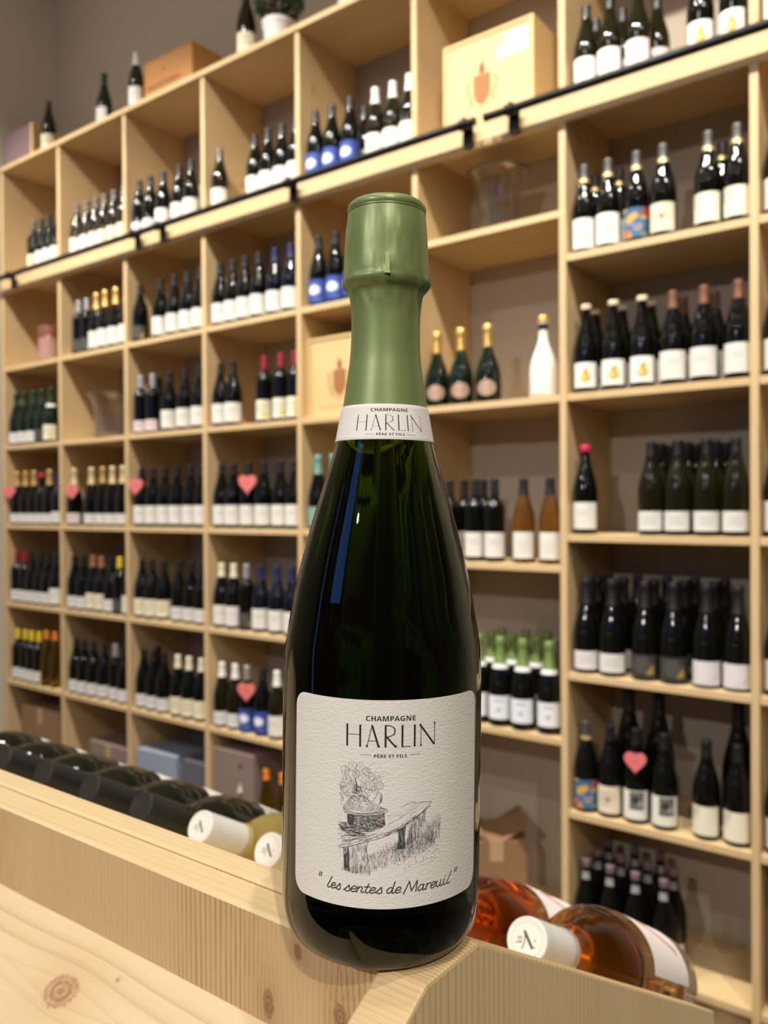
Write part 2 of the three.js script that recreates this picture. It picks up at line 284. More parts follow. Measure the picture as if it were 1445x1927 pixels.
// printed labels, seen small: tints and soft marks only
const scrib = (g, x, y, w, h, n, col) => { g.fillStyle = col; for (let i = 0; i < n; i++) { const ww = w * R(0.5, 1); g.fillRect(x + (w - ww) / 2, y + i * h / n, ww, h / n * 0.42); } };
const lab = (draw, w = 160, h = 160) => new THREE.MeshStandardMaterial({ map: canvasTex(w, h, draw), roughness: 0.75 });
const fill = (g, w, h, c) => { g.fillStyle = c; g.fillRect(0, 0, w, h); };
const blob = (g, x, y, r, c) => { const q = g.createRadialGradient(x, y, 0, x, y, r); q.addColorStop(0, c); q.addColorStop(0.6, c); q.addColorStop(1, 'rgba(255,255,255,0)'); g.fillStyle = q; g.fillRect(x - r, y - r, 2 * r, 2 * r); };
const pear = (g, w, h) => { fill(g, w, h, '#efece2'); g.fillStyle = '#cfa03c'; g.beginPath(); g.ellipse(w * 0.52, h * 0.62, w * 0.2, h * 0.19, 0, 0, 7); g.fill(); g.beginPath(); g.ellipse(w * 0.54, h * 0.42, w * 0.11, h * 0.18, 0.15, 0, 7); g.fill(); g.strokeStyle = '#6b5a3a'; g.lineWidth = 3; g.beginPath(); g.moveTo(w * 0.55, h * 0.3); g.quadraticCurveTo(w * 0.56, h * 0.18, w * 0.63, h * 0.14); g.stroke(); blob(g, w * 0.45, h * 0.6, w * 0.13, 'rgba(236,214,150,.8)'); };
// letter: [material, bottom height, label height, half angle in degrees, words, cap type]
const LB = {
  w: [lab((g, w, h) => { fill(g, w, h, '#dfdbd2'); scrib(g, w * 0.25, h * 0.3, w * 0.5, h * 0.25, 3, '#b9b3aa'); scrib(g, w * 0.3, h * 0.68, w * 0.4, h * 0.14, 2, '#cfc9c0'); }), 0.018, 0.088, 72, 'white label'],
  v: [lab((g, w, h) => { fill(g, w, h, '#dcd9d3'); scrib(g, w * 0.2, h * 0.25, w * 0.6, h * 0.5, 4, '#b4b2ae'); }), 0.016, 0.060, 64, 'short white label'],
  c: [lab((g, w, h) => { fill(g, w, h, '#e7ddbf'); scrib(g, w * 0.25, h * 0.2, w * 0.5, h * 0.55, 4, '#b7a983'); }), 0.018, 0.082, 70, 'cream label'],
  b: [lab((g, w, h) => { fill(g, w, h, '#2f4796'); blob(g, w * 0.42, h * 0.42, w * 0.24, '#e9eaee'); scrib(g, w * 0.3, h * 0.78, w * 0.4, h * 0.1, 1, '#6d80bb'); }), 0.006, 0.105, 100, 'blue wraparound label'],
  g: [lab((g, w, h) => { fill(g, w, h, '#edece2'); g.strokeStyle = '#9aa873'; g.lineWidth = 2; for (let i = 0; i < 26; i++) { g.beginPath(); const x = w * R(0.3, 0.7), y = h * R(0.25, 0.65); g.ellipse(x, y, R(3, 9), R(4, 14), R(0, 3), 0, 7); g.stroke(); } scrib(g, w * 0.3, h * 0.76, w * 0.4, h * 0.08, 1, '#b8b6a6'); }), 0.014, 0.098, 62, 'green sprig label'],
  p: [lab((g, w, h) => { fill(g, w, h, '#ead9da'); g.strokeStyle = '#b493a0'; g.lineWidth = 2; for (let i = 0; i < 26; i++) { g.beginPath(); g.ellipse(w * R(0.3, 0.7), h * R(0.25, 0.65), R(3, 9), R(4, 14), R(0, 3), 0, 7); g.stroke(); } scrib(g, w * 0.3, h * 0.76, w * 0.4, h * 0.08, 1, '#bfa7ab'); }), 0.014, 0.098, 62, 'pale pink label'],
  y: [lab(pear), 0.018, 0.082, 60, 'yellow pear label'],
  a: [lab((g, w, h) => { fill(g, w, h, '#3d5f87'); const cs = ['#c9a13c', '#a63f36', '#2f7f8d', '#6d7fa6', '#d08a3a', '#40507c', '#7d8a5a']; for (let i = 0; i < 26; i++) { g.fillStyle = cs[i % 7]; g.beginPath(); g.ellipse(w * R(0, 1), h * (i % 7 < 2 ? R(0, 0.35) : R(0.2, 1)), R(12, 42), R(6, 20), R(-0.7, 0.7), 0, 7); g.fill(); } }), 0.014, 0.095, 75, 'colourful painted label'],
  o: [lab((g, w, h) => { fill(g, w, h, '#e3d8bf'); g.strokeStyle = '#a08f70'; for (let i = 0; i < 7; i++) { g.lineWidth = R(1, 3); g.beginPath(); g.arc(w / 2, h * 0.48, 10 + i * 7, R(0, 3), R(4, 8)); g.stroke(); } blob(g, w / 2, h * 0.48, 20, '#8d7a5c'); }), 0.016, 0.088, 62, 'cream ring label'],
  s: [lab((g, w, h) => { fill(g, w, h, '#e8e1c8'); g.strokeStyle = '#55524a'; g.lineWidth = 1.5; for (let i = 0; i < 70; i++) { const x = w * R(0.02, 0.34), y = h * R(0.05, 0.5); g.beginPath(); g.moveTo(x, y); g.lineTo(x + R(-14, 14), y + R(-14, 14)); g.stroke(); } }), 0.016, 0.088, 64, 'cream sketch label'],
  k: [lab((g, w, h) => { fill(g, w, h, '#e7e3d8'); g.fillStyle = '#5b5a56'; g.fillRect(w * 0.34, h * 0.04, w * 0.5, h * 0.62); blob(g, w * 0.55, h * 0.32, 34, '#35342f'); blob(g, w * 0.72, h * 0.45, 18, '#9b9890'); }), 0.016, 0.092, 66, 'black and white photo label'],
  d: [lab((g, w, h) => { fill(g, w, h, '#35322f'); scrib(g, w * 0.15, h * 0.15, w * 0.7, h * 0.7, 4, '#5d5850'); g.fillStyle = '#a08c3c'; g.beginPath(); g.moveTo(w * 0.62, h * 0.85); g.lineTo(w * 0.86, h * 0.4); g.lineTo(w * 0.88, h * 0.85); g.fill(); }), 0.012, 0.072, 64, 'charcoal label'],
  q: [lab((g, w, h) => { fill(g, w, h, '#d9d3d5'); g.strokeStyle = '#6e6a72'; g.lineWidth = 2; g.beginPath(); g.moveTo(w * 0.5, h * 0.95); g.quadraticCurveTo(w * 0.7, h * 0.7, w * 0.95, h * 0.5); g.stroke(); g.beginPath(); g.moveTo(w * 0.72, h * 0.95); g.lineTo(w * 0.8, h * 0.6); g.stroke(); }), 0.012, 0.072, 62, 'pale lilac label'],
  e: [lab((g, w, h) => { fill(g, w, h, '#e4dcb9'); g.fillStyle = '#efeadb'; g.fillRect(0, 0, w * 0.48, h); scrib(g, w * 0.1, h * 0.2, w * 0.8, h * 0.55, 4, '#a9a27f'); g.fillStyle = '#c9b455'; g.fillRect(w * 0.5, h * 0.72, w * 0.35, h * 0.16); }), 0.016, 0.085, 74, 'two-tone cream label'],
  l: [lab((g, w, h) => { fill(g, w, h, '#d8d5cf'); g.fillStyle = '#8a8781'; for (let i = 0; i < 4; i++) { g.beginPath(); g.ellipse(w * 0.5, h * 0.3, 12 + i * 8, 8 + i * 4, 0, 0, 7); g.strokeStyle = '#8a8781'; g.stroke(); } g.fillStyle = '#c4bfb8'; g.fillRect(0, h * 0.62, w, h * 0.06); }), 0.014, 0.052, 70, 'low white label'],
  n: [lab((g, w, h) => { fill(g, w, h, '#d9c6c6'); scrib(g, w * 0.2, h * 0.25, w * 0.6, h * 0.5, 3, '#b09a9c'); }), 0.014, 0.055, 62, 'dusky pink label'],
  t: [std(new THREE.Color(0.20, 0.36, 0.29), 0.6), 0.016, 0.08, 75, 'teal label'],
  h: [lab((g, w, h) => { fill(g, w, h, '#e4e6ea'); scrib(g, w * 0.3, h * 0.15, w * 0.4, h * 0.16, 2, '#8b8d94'); blob(g, w * 0.5, h * 0.6, 26, '#b9bbc1'); }), 0.028, 0.083, 60, 'white label'],
  r: [lab((g, w, h) => { fill(g, w, h, '#dfdcd3'); scrib(g, w * 0.2, h * 0.3, w * 0.6, h * 0.5, 6, '#c9c5bc'); }), 0.018, 0.092, 58, 'white label'],
};
const patchCache = {};
const patch = (k, y0, h, a, lift = 0.0005) => patchCache[[k, y0, h, a]] ??= lathe([0, 1, 2, 3, 4].map((i) => [radiusAt(k, y0 + h * i / 4) + lift, y0 + h * i / 4]), Math.max(8, Math.round(a / 6)), -a * Math.PI / 180, a * Math.PI / 90);
// type: shape, glass, capsule colour, capsule length, words, name
const TY = {
  D: ['b', 'brown', 'grey', 0.055, 'brown bottle'], N: ['b', 'black', 'black', 0.06, 'dark narrow bottle'], O: ['u', 'brown', 'grey', 0.05, 'brown sloping bottle'], K: ['u', 'black', 'black', 0.05, 'black bottle'],
  L: ['u', 'olive', 'white', 0.065, 'white-capped olive bottle'], G: ['u', 'olive', 'black', 0.045, 'olive bottle'], Y: ['u', 'black', 'cork', 0.016, 'cork-topped bottle'], S: ['b', 'black', 'silver', 0.062, 'silver-capped bottle'],
  F: ['c', 'black', 'gold', 0.085, 'gold-foiled bottle'], Q: ['c', 'black', 'palegold', 0.09, 'pale-gold-foiled bottle'], U: ['u', 'navy', 'navy', 0.06, 'navy-capped bottle'], T: ['u', 'black', 'grey', 0.055, 'grey-capped bottle'],
  E: ['c', 'green', 'dkgreen', 0.08, 'dark green bottle'], R: ['b', 'black', 'red', 0.06, 'red-capped bottle'], Z: ['u', 'black', 'rust', 0.055, 'rust-capped bottle'], X: ['u', 'black', 'wax', 0.02, 'red-wax-topped bottle'],
  H: ['u', 'black', 'copper', 0.055, 'copper-capped bottle'], M: ['u', 'black', 'cream', 0.06, 'cream-capped bottle'], J: ['s', 'amber', 'orange', 0.045, 'orange-capped amber bottle'], I: ['u', 'black', 'pink', 0.022, 'pink-topped black bottle'],
  P: ['r', 'green', 'gold', 0.082, 'round gold-foiled bottle'], V: ['c', 'black', 'green', 0.095, 'green-foiled bottle'], B: ['m', 'black', 'black', 0.07, 'large black magnum'], A: ['c', 'black', 'teal', 0.08, 'teal-foiled bottle'],
  C: ['b', 'black', 'yellow', 0.055, 'yellow-capped bottle'], W: ['c', 'black', 'black', 0.085, 'black-foiled bottle'],
};
const bandM = std(new THREE.Color(0.62, 0.46, 0.20), 0.4, 0.5), bandW = std(new THREE.Color(0.8, 0.79, 0.76), 0.7), tagW = std(new THREE.Color(0.28, 0.28, 0.29), 0.6);
const protos = {};
function bottleProto(code) {
  return protos[code] ??= (() => {
    const [k, gl, cap, len] = TY[code[0]], l = code[1], g = new THREE.Group(), mk = (n, geo, m) => part(n, geo, m, g);
    let glass = G[gl]; if (code === 'Or') glass = G.orange; if (code === 'Pw') glass = G.white;
    mk('bottle_body', bodyGeo[code === 'Or' ? 'u' : k], glass);
    if (code === 'Pw') { mk('cork_cap', lathe([[0, 0.257], [0.0168, 0.257], [0.0192, 0.262], [0.0192, 0.277], [0.017, 0.2855], [0, 0.2875]], 18), C.gold); mk('neck_ring', capRing('r', 0.235, 0.022), C.black); return g; }
    mk('capsule', capGeo(code === 'Or' ? 'u' : k, code === 'Or' ? 0.06 : len, code[0] === 'Y' || code[0] === 'X' ? 0.0022 : 0.0005), code === 'Or' ? C.black : C[cap]);
    if (code[0] === 'T') mk('neck_band', capRing(k, 0.238, 0.012), bandM);
    if (code[0] === 'V' || code === 'Ey') mk('neck_label', capRing(k, 0.205, 0.016), bandW);
    if (code[0] === 'I') { mk('neck_label', patch(k, 0.235, 0.024, 45), tagW); }
    if (l === 'i') { const s = new THREE.Shape(); s.absellipse(0, 0, 1, 1, 0, 7); const q = new THREE.RingGeometry(0.001, 1, 32, 8), p = q.attributes.position; for (let i = 0; i < p.count; i++) { const a = p.getX(i) * 0.75, y = 0.052 + p.getY(i) * 0.029, r = radiusAt('r', y) + 0.0006; p.setXYZ(i, Math.sin(a) * r, y, Math.cos(a) * r); } q.computeVertexNormals(); mk('front_label', q, std(new THREE.Color(0.50, 0.33, 0.25), 0.45, 0.35)); }
    else if (LB[l] && code[0] !== 'B' && !(code[0] === 'J')) { const [m, y0, h, a] = LB[code === 'At' ? 't' : l]; mk('front_label', patch(code === 'Or' ? 'u' : k, y0, h, a), code === 'Ey' ? LB.e[0] : m); }
    return g;
  })();
}
function capRing(k, y0, h) { return lathe([0, 1, 2].map((i) => [radiusAt(k, y0 + h * i / 2) + 0.0009, y0 + h * i / 2]), 20); }
const CELLS = [
  [-1, 0, 'Dc267 Nw350 Nw427 Nw504'],
  [0, 0, 'Ow107 Ow191 Ow275 Oc359 Oc443 Oc527'],
  [1, 0, 'Kv57 Kv147 Kw244 Kw366 Kw461'],
  [2, 0, 'Ow60 Kw293 Kw377 Kw461 Kw545'],
  [3, 0, 'Kb59 Kb148 Kb248 Kw244@1 Lw376 Lw460 Lw544'],
  [5, 0, 'Gg64 Gg148 Gp240 Gp270@1 Gg60@1 Gg154@1 Yy435 Yy531'],
  [6, 0, 'Yy55'],
  [0, 1, 'Sd112 Sd189 Fw272 Fw362 Fw452 Fw542'],
  [1, 1, 'Kd55 Kw217 Kw328 Kw424 Kw513'],
  [2, 1, 'Kw55 Kw139 Kw226 Kw315 Uw414 Uw510'],
  [3, 1, 'Kb70 Kb164 Kb255 Kb343'],
  [5, 1, 'Tg55 Tg139 Tg55@1 Tg141@1 Ta233 To320 Ts458 Ts542 Ts474@1'],
  [6, 1, 'Kw55'],
  [-1, 2, 'Ev58 Ev148 Ev238 Ed328 Ey430'],
  [1, 2, 'Sn52 Sn148 Kw278 Kw399 Kw508 Kw80@1'],
  [2, 2, 'Kw55 Kw139 Re341 Re446 Re528'],
  [5, 2, 'Yy59 Yy155 Yy250 Yy55@1 Yy150@1 Yy249@1 Zw348 Zw444 Zw545 Zw350@1 Zw449@1'],
  [6, 2, 'Uw55'],
  [-1, 3, 'Fl58 Fl148 Fl238 Xl325 Fl412 Uv499'],
  [0, 3, 'Qn62 Ql224 Fl317 Ql407 Ql497'],
  [1, 3, 'Kw55 Kw151 Kw243 Kw337 Kw437 Kw521'],
  [2, 3, 'Kw55 Kw139 Kw237 Kw336 Kw435 Kw524'],
  [3, 3, 'At58 At148 At238'],
  [5, 3, 'Xw55 Gv279 Gv363 Gv450 Gv535 Gv278@1 Gv362@1 Gv451@1 Gv278@2 Gv365@2 Gv456@2'],
  [6, 3, 'Kw55'],
  [-1, 4, 'Rv51 Rv128 Kv209 Kv293 Kv377 Kw461'],
  [0, 4, 'Kv54 Kv137 Hc220 Hc303 Kv386 Cd465 Kw546'],
  [1, 4, 'Kc55 Kc139 Kc223 Kv344 Kv432 Kv516'],
  [2, 4, 'Mw55 Mw139 Sd220 Uw308 Uw411 Uw507'],
  [5, 4, 'Wv58 Wv148 Wd257 Wd348 Wq449 Wq539 Wv58@1 Wv150@1 Wd255@1 Wd352@1 Wq446@1 Wv59@2 Wv163@2 Wd264@2 Wq357@2 Wq453@2'],
  [6, 4, 'Kw55'],
  [-1, 5, 'Cv51 Cv128 Cv205 Cv282 Jc363 Jc447'],
  [0, 5, 'Kv55 Kv139 Kv225 Kv318 Sv419 Kv499'],
  [1, 5, 'Kv55 Kv139 Kv223 Kv55@1 Mc335 Mc419 Mc503'],
  [2, 5, 'Lv55 Lv139 Sb221 Kb317 Lw410'],
  [5, 5, 'Ta55 Ko139 Kk227 Kk318 Ks447 Ks537 Bm165@1 Bm267@1 Bm515@1'],
  [6, 5, 'Kw55'],
  [5, 6, 'In55 In139 In224 In315 In55@1 In139@1 In230@1 In314@1 In55@2 In150@2 In239@2'],
  [2, 6, 'Jj343 Jj441'],
  [4, 'B', 'Pi62 Pi167 Pi280 Pw502'],
  [4, 'C', 'Nw116 Nw224 Nw307 Nw122@1 Nw207@1 Or424 Or528'],
  [4, 'D', 'Vh239 Vh329 Vh421 Vh519 Vh238@1 Vh328@1 Vh425@1 Vh230@2 Vh331@2 Vh421@2']
];
const SHELF = { 0: 'top shelf', 1: 'second shelf', 2: 'third shelf', 3: 'fourth shelf', 4: 'fifth shelf', 5: 'sixth shelf', 6: 'bottom shelf', B: 'third shelf', C: 'fourth shelf', D: 'fifth shelf' };
const LOOK2 = { i: 'pink oval label', j: '', m: '' };
for (const [bay, row, list] of CELLS) {
  const items = list.split(' ').map((s) => { const m = /^(..)(\d+)(?:@(\d))?$/.exec(s); return { code: m[1], u: m[2] / 1000, d: +(m[3] ?? 0) }; });
  for (const d of [0, 1, 2]) {
    const rowItems = items.filter((i) => i.d === d).sort((a, b) => a.u - b.u);
    rowItems.forEach((it, i) => {
      const [k, , , , look] = TY[it.code[0]], rad = RAD[it.code === 'Or' ? 'u' : k], y = top[row], x = X0 + bay * W + it.u;
      const z = ZS - (rad < 0.045 ? 0.052 : 0.058) - 0.095 * d + (d ? 0 : R(-0.004, 0.004));
      let lookL = LOOK2[it.code[1]] ?? (LB[it.code[1]]?.[4] || ''), lk = it.code === 'Pw' ? 'all-white gold-corked bottle' : it.code === 'Or' ? 'orange wine bottle with white label' : look + (lookL && it.code[0] !== 'J' && it.code[0] !== 'B' ? ' with ' + lookL : '');
      if (d) lk = (d === 1 ? 'second-row ' : 'rear-row ') + (it.code[0] === 'B' ? 'large black magnum' : look);
      const n = rowItems.length;
      const label = `${lk}, ${n === 1 ? 'the only one' : ORD[i + 1] + ' from far end'}, ${ORD[bay + 2]} bay, ${SHELF[row]}`;
      const o = bottleProto(it.code).clone(); o.name = numbered(['c', 'r'].includes(k) && it.code !== 'Or' ? 'champagne_bottle' : 'wine_bottle');
      o.userData = { label, category: 'bottle', group: `bottles in the ${ORD[bay + 2]} bay on the ${SHELF[row]}` };
      const face = Math.atan2(-x, -z) * (0.55 + 0.12 * rnd()); o.position.set(x, y + 0.0002, z); o.rotation.y = face + R(-0.12, 0.12);
      scene.add(o);
    });
  }
}

// ---------------------------------------------------------------- the champagne bottle in front
{
  const t = thing('champagne_bottle', 'tall dark green champagne bottle with green foil standing on the rack ridge', 'bottle', [-0.2264, HT + 0.0012, -0.2931], 0);
  t.rotation.order = 'YXZ'; t.rotation.set(0, 0.658, -0.0155);
  const glass = new THREE.MeshPhysicalMaterial({ color: 0xffffff, transmission: 1, thickness: 0.09, ior: 1.46, roughness: 0.01, attenuationColor: new THREE.Color(0.25, 0.33, 0.03), attenuationDistance: 0.0185 });
  const outer = [[0.0335, 0], [0.0372, 0.0012], [0.0404, 0.0048], [0.0425, 0.0105], [0.0436, 0.018], [0.0439, 0.03], [0.044, 0.06], [0.044, 0.1103], [0.0434, 0.1265], [0.0414, 0.1394], [0.0384, 0.1556], [0.0337, 0.1751], [0.0268, 0.1987], [0.0213, 0.2177], [0.0184, 0.2337], [0.0164, 0.2473], [0.0153, 0.2544], [0.0149, 0.2651], [0.0148, 0.28], [0.0152, 0.30], [0.0148, 0.316]];
  const punt = [[0, 0.0035], [0.012, 0.0032], [0.022, 0.002], [0.030, 0.0003]];
  part('glass_body', lathe([...punt, ...curve(outer, 110), [0.012, 0.3185], [0, 0.319]], 128), glass, t);
  const rO = (h) => { for (let i = 1; i < outer.length; i++) if (h <= outer[i][1]) { const q = (h - outer[i - 1][1]) / (outer[i][1] - outer[i - 1][1]); return outer[i - 1][0] + (outer[i][0] - outer[i - 1][0]) * q; } return 0.0148; };
  // foil capsule
  const foil = curve([[0.01875, 0.2318], [0.0166, 0.2473], [0.01575, 0.2544], [0.01535, 0.2651], [0.01545, 0.2734], [0.0159, 0.2796], [0.0168, 0.2826], [0.0186, 0.2848], [0.0193, 0.2868], [0.0193, 0.289], [0.0188, 0.2971], [0.0183, 0.3085], [0.0172, 0.3185]], 120);
  const fg = lathe(foil, 160), fp = fg.attributes.position;
  for (let i = 0; i < fp.count; i++) {
    const x = fp.getX(i), y = fp.getY(i), z = fp.getZ(i), r = Math.hypot(x, z), a = Math.atan2(x, z); let d = 0;
    const up = smooth(0.288, 0.296, y) * (1 - smooth(0.312, 0.318, y)), mid = smooth(0.272, 0.281, y) * (1 - smooth(0.287, 0.292, y));
    d += up * 0.0005 * (noise(a * 3.4 + 20, y * 40, 5) - 0.5) + up * 0.00035 * (noise(a * 9 + 20, y * 110, 6) - 0.5);
    d += mid * 0.0010 * (noise(a * 5 + y * 60 + 40, y * 130, 8) - 0.5) + mid * 0.00010 * Math.sin(a * 17 + 160 * y);
    d += 0.0007 * smooth(0.283, 0.286, y) * (1 - smooth(0.2865, 0.2895, y)) * Math.max(0, Math.cos((a - 1.52) * 3));
    if (y > 0.24 && y < 0.283) d += 0.00012 * (noise(a * 2.2 + 9, y * 60, 3) - 0.5);
    fp.setXYZ(i, x * (1 + d / r), y, z * (1 + d / r));
  }
  fg.computeVertexNormals();
  { const n = fg.attributes.normal, rows = foil.length; for (let j = 0; j < rows; j++) { const a = j, b = 160 * rows + j; const v = [n.getX(a) + n.getX(b), n.getY(a) + n.getY(b), n.getZ(a) + n.getZ(b)]; for (const q of [a, b]) n.setXYZ(q, v[0] / 2, v[1] / 2, v[2] / 2); } }
  const fh0 = 0.2318, fH = 0.3185 - 0.2318;
  const foilTex = canvasTex(2048, 1024, (g, w, h) => {
    fill(g, w, h, '#808f57');
    const X = (deg) => w * (0.5 + deg / 360), Y = (y) => h * (1 - (y - fh0) / fH);
    g.strokeStyle = 'rgba(52,66,30,.55)'; g.lineWidth = 1.6; g.beginPath(); g.moveTo(X(-64), Y(0.2318)); g.lineTo(X(-60), Y(0.279)); g.stroke();
    for (let i = 0; i < 46; i++) { g.fillStyle = i % 2 ? 'rgba(70,88,40,.45)' : 'rgba(190,205,140,.5)'; g.fillRect(X(2 + i * 2), Y(0.3065) + (i % 2) * 3, 5, 4); g.fillRect(X(-22 + i * 1.7), Y(0.2755) + (i % 2) * 3, 4, 3); }
    g.fillStyle = '#1d6b3c'; g.beginPath(); g.ellipse(X(86), Y(0.2815), w * 28 / 360, h * 0.0085 / fH, 0, 0, 7); g.fill();
    g.strokeStyle = '#5fa06a'; g.lineWidth = 5; g.beginPath(); g.ellipse(X(92), Y(0.279), w * 20 / 360, h * 0.0055 / fH, 0, 0, 7); g.stroke();
    g.fillStyle = '#20261a'; for (let i = 0; i < 22; i++) g.fillRect(X(-96), Y(0.2845 + i * 0.0007), X(-79) - X(-96), h * 0.00025 / fH);
  });
  part('foil_capsule', fg, new THREE.MeshPhysicalMaterial({ map: foilTex, roughness: 0.42, metalness: 0.22, clearcoat: 0.12, clearcoatRoughness: 0.35 }), t);
  const cap = part('crown_disc', lathe([[0.0169, 0.3176], [0.01735, 0.3186], [0.0176, 0.3196], [0.0174, 0.3207], [0.0168, 0.3216], [0.0155, 0.3226], [0.0125, 0.3236], [0.008, 0.3241], [0, 0.3243]], 96), std(0x84945c, 0.38, 0.25), t);
  { const p = cap.geometry.attributes.position; for (let i = 0; i < p.count; i++) { const a = Math.atan2(p.getX(i), p.getZ(i)); p.setY(i, p.getY(i) + 0.0003 * (noise(a * 4 + 20, Math.hypot(p.getX(i), p.getZ(i)) * 400, 4) - 0.5)); } cap.geometry.computeVertexNormals(); }
  part('seam_line', lathe([[0.01732, 0.31735], [0.01738, 0.3176], [0.01732, 0.31785]], 80), std(0x222b16, 0.6), t);
  const tab = part('tear_tab', mergeGeometries([new RoundedBoxGeometry(0.0022, 0.0085, 0.0009, 1, 0.0003).translate(0, 0, 0.0001).toNonIndexed(), new RoundedBoxGeometry(0.0027, 0.0007, 0.0016, 1, 0.0002).translate(0, -0.0045, 0.0003).toNonIndexed()]), std(0x93a862, 0.4, 0.35), t, [0.0004, 0.2915, 0.0192]);
  tab.rotation.x = -0.06;
  // neck label
  const paper = canvasTex(512, 512, (g, w, h) => { const d = g.createImageData(w, h); for (let y = 0; y < h; y++) for (let x = 0; x < w; x++) { const v = 255 * (0.5 * noise(x / 16, y / 7, 31) + 0.32 * noise(x / 7, y / 4, 32) + 0.18 * noise(x / 3, y / 2.2, 33)); const q = (y * w + x) * 4; d.data[q] = d.data[q + 1] = d.data[q + 2] = v; d.data[q + 3] = 255; } g.putImageData(d, 0, 0); });
  paper.colorSpace = THREE.NoColorSpace; paper.wrapS = paper.wrapT = THREE.RepeatWrapping;
  const INK = '#1d1a19';
  const stretched = (g, s, x0, x1, y, size, font = 'bold') => { g.save(); g.font = `${font} ${size}px sans-serif`; g.textBaseline = 'alphabetic'; const m = g.measureText(s).width; const gap = 0; g.translate(x0, y); g.scale((x1 - x0) / (m + gap), 1); g.fillText(s, 0, 0); g.restore(); };
  // the house name, drawn stroke by stroke; P maps millimetre-like letter space
  const LET = { // [x0, y0, x1, y1, weight] with y down in 0..1 and x in label units
    strokes: [[27.2, 0, 27.2, 1, 1], [32.55, 0, 32.55, 1, 1], [27.2, 0.455, 32.55, 0.455, 0.34], [37.3, 0, 35.25, 1, 0.4], [37.25, 0, 40.0, 1, 1], [35.95, 0.72, 39.1, 0.72, 0.34], [42.65, 0, 42.65, 1, 1], [43.0, 0.52, 46.8, 1, 0.9], [49.35, 0, 49.35, 1, 1], [49.35, 0.985, 52.4, 0.985, 0.4], [54.4, 0, 54.4, 1, 1], [57.05, 0, 57.05, 1, 0.4], [56.5, 0.01, 63.1, 1, 1], [63.15, -0.02, 63.15, 1, 0.4]],
    serifs: [[27.2, 0], [27.2, 1], [32.55, 0], [32.55, 1], [35.25, 1], [40.0, 1], [42.65, 0], [42.65, 1], [46.8, 1], [49.35, 0], [54.4, 0], [54.4, 1], [57.05, 1], [63.15, -0.02]],
  };
  function houseName(g, X, Y, wt) {
    g.fillStyle = g.strokeStyle = INK; g.lineCap = 'butt';
    for (const [a, b, c, d, k] of LET.strokes) { g.lineWidth = wt * k; g.beginPath(); g.moveTo(X(a), Y(b)); g.lineTo(X(c), Y(d)); g.stroke(); }
    g.lineWidth = wt * 0.5; g.beginPath(); g.moveTo(X(42.65), Y(0.01)); g.bezierCurveTo(X(47.6), Y(-0.01), X(47.7), Y(0.52), X(42.65), Y(0.53)); g.stroke();
    g.lineWidth = wt * 0.62; g.beginPath(); g.moveTo(X(45.9), Y(0.1)); g.quadraticCurveTo(X(46.75), Y(0.25), X(45.9), Y(0.43)); g.stroke();
    g.beginPath(); g.moveTo(X(51.6), Y(0.97)); g.quadraticCurveTo(X(52.2), Y(1.05), X(52.9), Y(0.9)); g.lineTo(X(52.6), Y(1.02)); g.fill();
    for (const [a, b] of LET.serifs) { const s = wt * 1.0, y = Y(b), dir = b > 0.5 ? -1 : 1; g.beginPath(); g.moveTo(X(a) - s, y); g.quadraticCurveTo(X(a) - wt * 0.4, y, X(a) - wt * 0.4, y + dir * s * 1.1); g.lineTo(X(a) + wt * 0.4, y + dir * s * 1.1); g.quadraticCurveTo(X(a) + wt * 0.4, y, X(a) + s, y); g.fill(); }
  }
  const cH0 = 0.2166, cH1 = 0.2318;
  const neckTex = canvasTex(2048, 400, (g, w, h) => {
    fill(g, w, h, '#f1eee8'); g.fillStyle = INK; const X = (d) => w * (0.5 + d / 360), Y = (f) => f * h;
    stretched(g, 'CHAMPAGNE', X(-18.7), X(29.5), Y(0.215), 52);
    houseName(g, (x) => X(-34.5 + (x - 27.2) / 35.95 * 82), (y) => Y(0.3 + y * 0.455), 7);
    g.fillStyle = INK; stretched(g, 'PÈRE ET FILS', X(-10.5), X(23), Y(0.895), 40);
    g.fillRect(X(-23), Y(0.855), X(-12) - X(-23), 4); g.fillRect(X(25), Y(0.858), X(36.5) - X(25), 4);
  });
  const labelMat = (map) => new THREE.MeshStandardMaterial({ map, roughness: 0.8, bumpMap: paper, bumpScale: 0.00013 });
  const neck = []; for (let i = 0; i <= 10; i++) { const y = cH0 + (cH1 - cH0) * i / 10; neck.push([rO(y) + 0.00055, y]); }
  neck.unshift([neck[0][0] - 0.0005, cH0]); neck.push([neck.at(-1)[0] - 0.0005, cH1]);
  const nm = labelMat(neckTex); part('neck_label', lathe(neck, 128), nm, t);
  // front label: 89.6 x 82.6 mm
  const LW = 89.6, LH = 82.6, K = 20;
  const frontTex = canvasTex(LW * K, Math.round(LH * K), (g, w, h) => {
    fill(g, w, h, '#efebe3'); g.scale(K, K); g.fillStyle = INK;
    stretched(g, 'CHAMPAGNE', 34.6, 55.0, 7.75, 2.75);
    houseName(g, (x) => x, (y) => 9.8 + y * 8.75, 0.76);
    g.fillStyle = INK; stretched(g, 'PÈRE ET FILS', 37.9, 51.4, 22.35, 1.75);
    g.fillRect(32.6, 21.55, 4.35, 0.17); g.fillRect(52.5, 21.58, 4.3, 0.17);
    sketch(g); script(g);
  });
